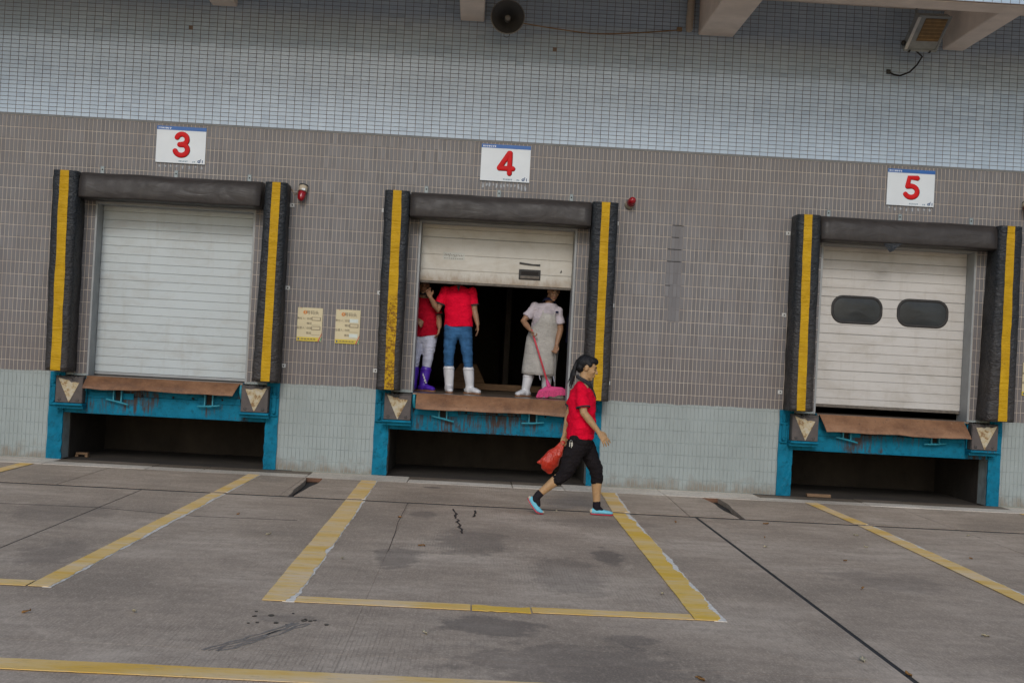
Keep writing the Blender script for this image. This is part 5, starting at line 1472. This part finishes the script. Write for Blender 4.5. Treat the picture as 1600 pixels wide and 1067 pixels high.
# ---------------------------------------------------------------- workers on the dock
FL = 1.037
def worker(label, X, Yw, J, shirt, collar, trouser, boots, skin_m, head_k=1.0, apron=False, hair=True, cuffs=None, group='workers on the dock'):
    """J: joints, x relative to X, y relative to Yw, z relative to the deck"""
    w = thing('person', label, 'person', (X, Yw, FL), group)
    G = lambda n: V3((X + J[n][0], Yw + J[n][1], FL + J[n][2]))
    mb = MB()
    Q, A = head(mb, G('head'), J['hf'], J['hu'], head_k)
    ch, pe, nk = G('chest'), G('pelvis'), G('neck')
    side = J['side']                                   # body's lateral axis
    fwd = V3((0, 0, 1)).cross(V3(side))
    mb.chain([(*(nk - V3((0, 0, 0.06))), 0.055), (*nk, 0.050), (*(nk * 0.45 + G('head') * 0.55), 0.050)], hint=(1, 0, 0))
    mb.chain([(*pe, 0.14, 0.09), (*(pe * 0.5 + ch * 0.5), 0.13, 0.09), (*ch, 0.14, 0.085), (*(nk - V3((0, 0, 0.08))), 0.115, 0.045)], hint=side, seg=18)
    for s in 'LR':
        a, b, c_ = G('sh' + s), G('el' + s), G('wr' + s)
        mb.chain([(*a, 0.036), (*(a * 0.6 + b * 0.4), 0.040), (*(a * 0.25 + b * 0.75), 0.042), (*b, 0.038), (*(b * 0.65 + c_ * 0.35), 0.039), (*c_, 0.026)], hint=(0.2, 1, 0.1))
        hd, pn, th_, cu = J['hand' + s]
        hand(mb, c_, hd, pn, th_, cu, 1.05, 0.027)
        mb.chain([(*G('hip' + s), 0.085), (*G('kn' + s), 0.055), (*G('an' + s), 0.040)], hint=(0, 1, 0))
    bd = organic('body', mb, skin_m, w, 0.0075, 3)
    face_bits(bd, Q, A, head_k)
    # shirt
    hem = pe + V3((0, 0, J.get('hem', 0.02)))
    mb = MB().chain([(*hem, 0.185, 0.125), (*(hem * 0.6 + ch * 0.4), 0.175, 0.122), (*(hem * 0.25 + ch * 0.75), 0.178, 0.125), (*ch, 0.185, 0.122), (*(nk - V3((0, 0, 0.085))), 0.165, 0.085), (*(nk - V3((0, 0, 0.03))), 0.085, 0.065)], hint=side, seg=28, caps=False)
    for s in 'LR':
        a, b = G('sh' + s), G('el' + s)
        e = a * 0.30 + b * 0.70
        mb.chain([(*a, 0.056), (*(a * 0.6 + b * 0.4), 0.057), (*e, 0.063)], hint=(0.2, 1, 0.1), seg=16, caps=False)
        mb.ball(a, (0.054, 0.055, 0.048))
    sh_ = organic('shirt', mb, shirt, w, 0.010, 3, (0.012, (6, 6, 12)))
    for s in 'LR':
        a, b = G('sh' + s), G('el' + s)
        if cuffs: obj('cuff', MB().chain([(*(a * 0.33 + b * 0.67), 0.071), (*(a * 0.28 + b * 0.72), 0.073)], hint=(0.2, 1, 0.1), caps=False, seg=18), cuffs, sh_)
    # collar
    cv = []
    for i in range(25):
        a = 2 * math.pi * i / 24
        fx = math.cos(a); sx = math.sin(a)
        dirv = fwd * fx + V3(side) * sx
        zt_ = nk.z + 0.012 - 0.028 * fx; zb_ = nk.z - 0.035 - 0.045 * fx
        cv.append([tuple(V3((nk.x, nk.y, zt_)) + dirv * 0.062), tuple(V3((nk.x, nk.y, zt_ + 0.004)) + dirv * 0.074), tuple(V3((nk.x, nk.y, zb_)) + dirv * (0.096 + 0.015 * max(0, fx)))])
    obj('collar', MB().sheet(cv, (0, 0, -0.006)), collar, sh_, smooth=True)
    # trousers
    mb = MB().chain([(*(pe + V3((0, 0, 0.09))), 0.140, 0.085), (*pe, 0.160, 0.100), (*(pe - V3((0, 0, 0.07))), 0.165, 0.108)], hint=side, seg=22)
    for s in 'LR':
        a, b, c_ = G('hip' + s), G('kn' + s), G('an' + s)
        bt = b * (0.96 - J['boot']) + c_ * (J['boot'] + 0.04)
        mb.chain([(*a, 0.098, 0.104), (*(a * 0.5 + b * 0.5), 0.085, 0.090), (*b, 0.068, 0.072), (*bt, 0.055, 0.056)], hint=side, seg=18)
    organic('trousers', mb, trouser, w, 0.009, 3, (0.008, (5, 5, 24)))
    if boots:
        for s in 'LR':
            b_, c_ = G('kn' + s), G('an' + s)
            rubber_boot(w, b_ * (1 - J['boot']) + c_ * J['boot'], c_, V3((c_.x, c_.y, 0)) + V3(J['toe' + s]), boots, 0.069)
    if hair:
        mb = MB()
        for p, r in (((-0.024, 0, 0.042), (0.090, 0.078, 0.084)), ((-0.050, 0, -0.005), (0.052, 0.068, 0.060)), ((0.03, 0, 0.078), (0.060, 0.062, 0.040))):
            mb.ball(Q(*p), tuple(x * head_k for x in r), A, 18, 12)
        organic('hair', mb, MAT['hair'], w, 0.009, 2, (0.003, (30, 30, 12)))
    return w, G, Q, A

FR = dict(hf=(0.0, -1.0, -0.1), hu=(0, -0.1, 1.0), side=(1, 0, 0))
# man in jeans: viewer-left arm lifted, other arm hanging
jm, _, _, _ = worker('man in red polo, blue jeans and white rubber boots, head hidden by the raised door', -0.26, 0.55,
       dict(FR, head=(0.0, -0.02, 1.545), neck=(-0.01, 0.0, 1.40), chest=(0.0, 0, 1.22), pelvis=(0.02, 0, 0.86), hem=-0.01,
            shL=(-0.175, 0, 1.325), elL=(-0.258, -0.02, 1.045), wrL=(-0.355, -0.12, 1.20), shR=(0.170, 0, 1.325), elR=(0.215, 0.0, 1.06), wrR=(0.262, -0.03, 0.895),
            handL=((-0.35, -0.3, 0.85), (0.3, -0.9, 0.1), 1, 0.5), handR=((0.12, -0.05, -1.0), (-1, 0, 0), 1, 0.25),
            hipL=(-0.065, 0, 0.84), knL=(-0.085, -0.02, 0.48), anL=(-0.060, 0, 0.085), hipR=(0.095, 0, 0.84), knR=(0.155, -0.02, 0.48), anR=(0.205, 0, 0.085),
            boot=0.42, toeL=(0.02, -0.2, 0), toeR=(0.14, -0.14, 0)),
       MAT['red_shirt'], MAT['charcoal'], MAT['jeans'], MAT['boot_white'], MAT['skin_b'], cuffs=MAT['charcoal'])
obj('open_collar', MB().prism([(-0.298, FL + 1.395), (-0.235, FL + 1.395), (-0.262, FL + 1.295)], 'y', 0.405, 0.455), MAT['charcoal'], jm)
# short worker in white trousers and purple boots, half behind the pillar
pw, _, _, _ = worker('short worker in dark red shirt, white trousers and purple boots beside the left jamb', -0.70, 0.72,
       dict(FR, head=(-0.02, -0.02, 1.36), neck=(-0.02, 0.0, 1.235), chest=(0.0, 0, 1.06), pelvis=(0.03, 0, 0.74), hem=-0.03,
            shL=(-0.165, 0, 1.155), elL=(-0.21, -0.02, 0.93), wrL=(-0.09, -0.16, 0.92), shR=(0.15, 0, 1.155), elR=(0.20, -0.02, 0.92), wrR=(0.215, -0.09, 0.83),
            handL=((0.55, -0.4, -0.35), (0.2, 0.6, -0.6), -1, 0.6), handR=((-0.1, -0.15, -1.0), (-1, 0, 0), 1, 0.4),
            hipL=(-0.055, 0, 0.72), knL=(-0.085, -0.02, 0.42), anL=(-0.095, 0, 0.085), hipR=(0.10, 0, 0.72), knR=(0.085, -0.02, 0.42), anR=(0.045, -0.02, 0.085),
            boot=0.42, toeL=(-0.03, -0.2, 0), toeR=(0.16, -0.12, 0)),
       MAT['dark_red_shirt'], MAT['charcoal'], MAT['white_trouser'], MAT['boot_purple'], MAT['skin_b'], head_k=0.95, cuffs=MAT['charcoal'])
bp = MB()
for (x, z_, w_, h_) in ((-0.665, 0.235, 0.012, 0.05), (-0.652, 0.20, 0.014, 0.045), (-0.640, 0.165, 0.018, 0.05), (-0.628, 0.14, 0.012, 0.04)):
    bp.prism([(x, FL + z_), (x + w_, FL + z_ - h_ * 0.4), (x + w_ * 1.3, FL + z_ - h_), (x - w_ * 0.3, FL + z_ - h_ * 0.7)], 'y', 0.615, 0.66)
obj('boot_print', bp, MAT['boot_white'], pw)
# sweeper
sw, SG, SQ, SA = worker('stooping worker in pale polo, long grey apron and white boots sweeping the dock', 0.86, 0.60,
       dict(hf=(0.12, -0.9, -0.35), hu=(0.05, -0.35, 0.9), side=(0.98, -0.12, -0.05), head=(0.09, -0.14, 1.37), neck=(0.045, -0.06, 1.245), chest=(0.02, -0.02, 1.07), pelvis=(-0.01, 0.03, 0.76), hem=-0.04,
            shL=(-0.130, -0.03, 1.165), elL=(-0.275, -0.06, 0.965), wrL=(-0.185, -0.20, 0.855), shR=(0.170, -0.07, 1.125), elR=(0.205, -0.08, 0.88), wrR=(0.160, -0.17, 0.68),
            handL=((0.45, -0.25, -0.75), (0.75, -0.1, 0.5), 1, 0.85), handR=((-0.15, -0.15, -1.0), (-0.6, -0.75, 0), -1, 0.8),
            hipL=(-0.10, 0.03, 0.74), knL=(-0.15, -0.02, 0.42), anL=(-0.195, 0.0, 0.085), hipR=(0.085, 0.03, 0.74), knR=(0.075, -0.01, 0.42), anR=(0.065, 0.04, 0.085),
            boot=0.46, toeL=(-0.13, -0.15, 0), toeR=(0.03, -0.2, 0)),
       MAT['white_shirt'], MAT['navy_cloth'], MAT['navy_cloth'], MAT['boot_white'], MAT['skin_b'], cuffs=None)
# apron: bib, waist, long skirt in front
rows = []
for (z_, w_, dx, dy, dp) in ((1.075, 0.085, 0.045, -0.03, 0.135), (1.02, 0.10, 0.04, -0.025, 0.14), (0.95, 0.125, 0.03, -0.02, 0.142), (0.90, 0.17, 0.02, -0.01, 0.14), (0.84, 0.20, 0.01, 0.0, 0.14), (0.76, 0.215, -0.005, 0.01, 0.152), (0.66, 0.218, -0.012, 0.01, 0.160), (0.54, 0.218, -0.022, 0.0, 0.165), (0.42, 0.220, -0.033, 0.0, 0.165), (0.33, 0.220, -0.04, 0.0, 0.162), (0.285, 0.220, -0.042, 0.0, 0.160)):
    row = []
    for k in range(17):
        a = -1 + 2 * k / 16
        ang = a * (1.25 if z_ > 0.95 else 1.65)
        fold = 0.012 * math.sin(a * 9 + z_ * 7) * min(1, max(0, (0.8 - z_) * 3)) + 0.010 * nz(a * 3, z_ * 6, 2.2)
        row.append((0.86 + dx + w_ * math.sin(ang) / (1 if z_ < 0.95 else math.sin(1.25)), 0.60 + dy - (dp + fold) * (math.cos(ang) if z_ < 0.95 else 0.55 + 0.45 * math.cos(ang)), FL + z_ + 0.008 * nz(a * 2, z_, 7) - 0.012 * a))
    rows.append(row)
ap = obj('apron', MB().sheet(rows, (0, 0.006, 0)), MAT['apron'], sw, smooth=True)
for (x, z_) in ((0.83, 0.275), (1.01, 0.262)):
    obj('apron_string', MB().tube([(x - 0.01, 0.435, FL + z_ + 0.02), (x, 0.43, FL + z_ - 0.02), (x + 0.006, 0.43, FL + z_ - 0.045)], 0.004), MAT['white_trouser'], ap)
for s in (-1, 1):
    obj('neck_strap', MB().chain([(0.90 + s * 0.075, 0.455, FL + 1.07, 0.008, 0.003), (0.905 + s * 0.065, 0.50, FL + 1.17, 0.008, 0.003), (0.905 + s * 0.03, 0.60, FL + 1.25, 0.008, 0.003)], hint=(1, 0, 0), seg=8), MAT['apron'], ap)
obj('shirt_print', MB().ball((1.005, 0.432, FL + 1.10), (0.022, 0.004, 0.014)), MAT['navy_cloth'], sw, smooth=True)
# broom and dustpan in his hands
t = thing('broom', 'pink broom with red handle held by the apron worker', 'broom', (0.95, 0.34, FL))
b0, b1 = V3((0.70, 0.375, FL + 0.83)), V3((0.932, 0.34, FL + 0.185))
obj('handle', MB().tube([tuple(b0 + (b0 - b1) * 0.03), tuple(b0 * 0.5 + b1 * 0.5), tuple(b1)], 0.0125, 12), MAT['broom_red'], t, smooth=True)
obj('socket', MB().chain([(*(b1 + (b0 - b1) * 0.05), 0.020), (*b1, 0.024), (b1.x + 0.012, b1.y, b1.z - 0.03, 0.034, 0.03)], seg=12), MAT['pink'], t, smooth=True)
obj('head_block', MB().prism([(0.905, FL + 0.150), (0.965, FL + 0.155), (1.120, FL + 0.150), (1.14, FL + 0.128), (0.815, FL + 0.070), (0.81, FL + 0.088)], 'y', 0.315, 0.375), MAT['pink'], t, bevel=0.008)
bv = MB()
rr = random.Random(3)
N = 34
top, bot = [], []
for k in range(N + 1):
    u = k / N
    x = 0.812 + (1.145 - 0.812) * u; zt_ = FL + 0.080 + 0.055 * u
    top.append((x, zt_)); bot.append((x + (-0.022 + 0.05 * u) + rr.uniform(-0.006, 0.006), zt_ - 0.072 - 0.010 * math.sin(math.pi * u) + rr.uniform(-0.010, 0.010)))
for y0_, sgn in ((0.300, -1), (0.390, 1)):
    pass
rows = []
for (yy, ins) in ((0.318, 0), (0.300, 1), (0.345, 2), (0.390, 1), (0.372, 0)):
    rows.append([((p if ins == 0 else q)[0], yy, (p if ins == 0 else q)[1]) for p, q in zip(top, bot)])
n = N + 1
vs = [p for r in rows for p in r]
fs = [(i * n + k, i * n + k + 1, ((i + 1) % 5) * n + k + 1, ((i + 1) % 5) * n + k) for i in range(5) for k in range(N)]
fs += [tuple(i * n for i in range(5)), tuple(i * n + N for i in reversed(range(5)))]
obj('bristles', bv.add(vs, fs), MAT['bristle'], t)
t = thing('dustpan', 'grey long handled dustpan behind the pink broom', 'dustpan', (1.05, 0.47, FL))
obj('handle', MB().tube([(1.005, 0.43, FL + 0.66), (1.02, 0.46, FL + 0.36), (1.032, 0.49, FL + 0.02)], 0.010, 10), MAT['steel'], t, smooth=True)
pan = MB().box(0.955, 1.145, 0.40, 0.62, FL + 0.002, FL + 0.008).box(0.955, 0.961, 0.40, 0.62, FL + 0.0085, FL + 0.085).box(1.139, 1.145, 0.40, 0.62, FL + 0.0085, FL + 0.085).box(0.9615, 1.1385, 0.40, 0.408, FL + 0.0085, FL + 0.085)
obj('pan', pan, MAT['steel'], t, bevel=0.0015)
obj('sock_rag', MB().ball((0.90, 0.33, FL + 0.022), (0.045, 0.025, 0.018)), MAT['white_trouser'], t, smooth=True)
# fifth worker, almost wholly behind the right jamb
worker('worker in black shirt almost hidden behind the right jamb of the open dock', 1.345, 0.95,
       dict(FR, head=(-0.02, -0.02, 1.32), neck=(-0.01, 0.0, 1.195), chest=(0.0, 0, 1.02), pelvis=(0.0, 0, 0.74), hem=-0.02,
            shL=(-0.10, 0, 1.11), elL=(-0.12, 0.02, 0.86), wrL=(-0.05, -0.06, 0.66), shR=(0.165, 0, 1.11), elR=(0.20, 0.0, 0.86), wrR=(0.20, -0.03, 0.66),
            handL=((0.1, -0.1, -1.0), (1, 0, 0), -1, 0.4), handR=((0, -0.1, -1.0), (-1, 0, 0), 1, 0.4),
            hipL=(-0.06, 0, 0.72), knL=(-0.06, -0.02, 0.42), anL=(-0.06, 0, 0.085), hipR=(0.09, 0, 0.72), knR=(0.09, -0.02, 0.42), anR=(0.09, 0, 0.085),
            boot=0.45, toeL=(0.0, -0.2, 0), toeR=(0.05, -0.2, 0)),
       MAT['navy_cloth'], MAT['charcoal'], MAT['navy_cloth'], MAT['boot_white'], MAT['skin_b'], head_k=0.95)

# ================================================================== LOOSE THINGS
def plank(x0, x1, y0, y1, z0, z1, label, tilt=0.0, name='plank'):
    t = MB().box(x0, x1, y0, y1, z0, z1)
    cx, cz = (x0 + x1) / 2, z0
    t.xform(lambda p: (p[0], p[1], p[2] + (p[0] - cx) * tilt))
    return obj(name, t, MAT['wood'], None, bevel=0.004, label=label, cat='plank')
plank(-0.40, 1.0, 2.6, 2.72, FL + 0.001, FL + 0.09, 'long brown timber lying on the dock floor behind the workers')
bd = MB().prism([(-0.44, FL + 0.002), (0.20, FL + 0.002), (0.02, FL + 0.36), (-0.22, FL + 0.36)], 'y', 2.9, 2.93)
obj('panel', bd, MAT['wood'], None, label='tapering brown board leaning behind the man in jeans', cat='board')
plank(4.22, 4.52, 0.02, 0.10, -0.004, 0.035, 'short brown timber at the left of the pit of bay five')
t = thing('timber_block', 'small brown timber block on two feet in the pit of bay three', 'block', (-4.9, 0.48, -0.01))
obj('bar', MB().box(-5.0 + 0.03, -4.82, 0.45, 0.52, 0.018, 0.045), MAT['wood'], t, bevel=0.003)
for x in (-4.955, -4.835): obj('foot', MB().box(x - 0.018, x + 0.018, 0.44, 0.53, -0.011, 0.017), MAT['wood'], t, bevel=0.003)
LV = [(-1.85, -8.55, 1), (-2.4, -8.7, 0), (-0.35, -5.6, 0), (0.9, -2.9, 1), (2.75, -4.1, 0), (2.62, -4.7, 1), (3.15, -5.3, 0), (2.35, -9.2, 0), (2.2, -8.9, 1), (3.6, -4.4, 1), (4.4, -4.8, 0), (3.2, -8.1, 1), (3.75, -3.6, 1), (2.05, -3.3, 0), (-1.6, -5.4, 1), (-2.05, -4.3, 0), (-0.2, -8.75, 1), (3.9, -7.5, 1), (4.25, -8.6, 0), (1.35, -7.2, 1), (-0.62, -3.95, 0), (2.9, -6.6, 0), (5.0, -3.2, 1), (3.0, -3.05, 0), (-0.9, -6.4, 1), (1.2, -9.5, 0)]
WORDS = ['beside the front line of the middle bay', 'in the left foreground', 'inside the middle bay', 'near the walking woman', 'right of the long dark joint', 'close to the long dark joint', 'between the joint and the right bay line', 'in the dark joint at the bottom edge', 'beside the joint near the bottom edge', 'left of the right bay line', 'right of the right bay line', 'in the right foreground', 'below bay five', 'left of the dark joint', 'left of the middle bay', 'below bay three', 'at the bottom edge', 'near the right edge', 'in the lower right corner', 'below the right line of the middle bay', 'near the oil drips', 'in the right half of the yard', 'at the right under bay five', 'near the right gully', 'beside the left line of the middle bay', 'at the bottom right of the middle bay']
for k, (x, y, p) in enumerate(LV):
    rr = random.Random(k); a = rr.uniform(0, 6.28); L = rr.uniform(0.014, 0.030) * (1 if k not in (7, 8) else 1.5)
    pts = []
    for u in np.linspace(0, 1, 7): pts.append([(-L + 2 * L * u, wv * L * 0.45 * math.sin(math.pi * max(0.03, min(0.97, u))), 0.006 + 0.010 * abs(wv) + 0.012 * u * rr.random()) for wv in (-1, 0, 1)])
    g = [[(x + q[0] * math.cos(a) - q[1] * math.sin(a), y + q[0] * math.sin(a) + q[1] * math.cos(a), q[2]) for q in r] for r in pts]
    obj('fallen_leaf', MB().sheet(g, (0, 0, -0.0015)), MAT['leaf_pale' if p else 'leaf'], None, smooth=True, label=('pale dry scrap of leaf ' if p else 'small brown fallen leaf ') + WORDS[k], cat='leaf', group='leaf litter on the concrete')
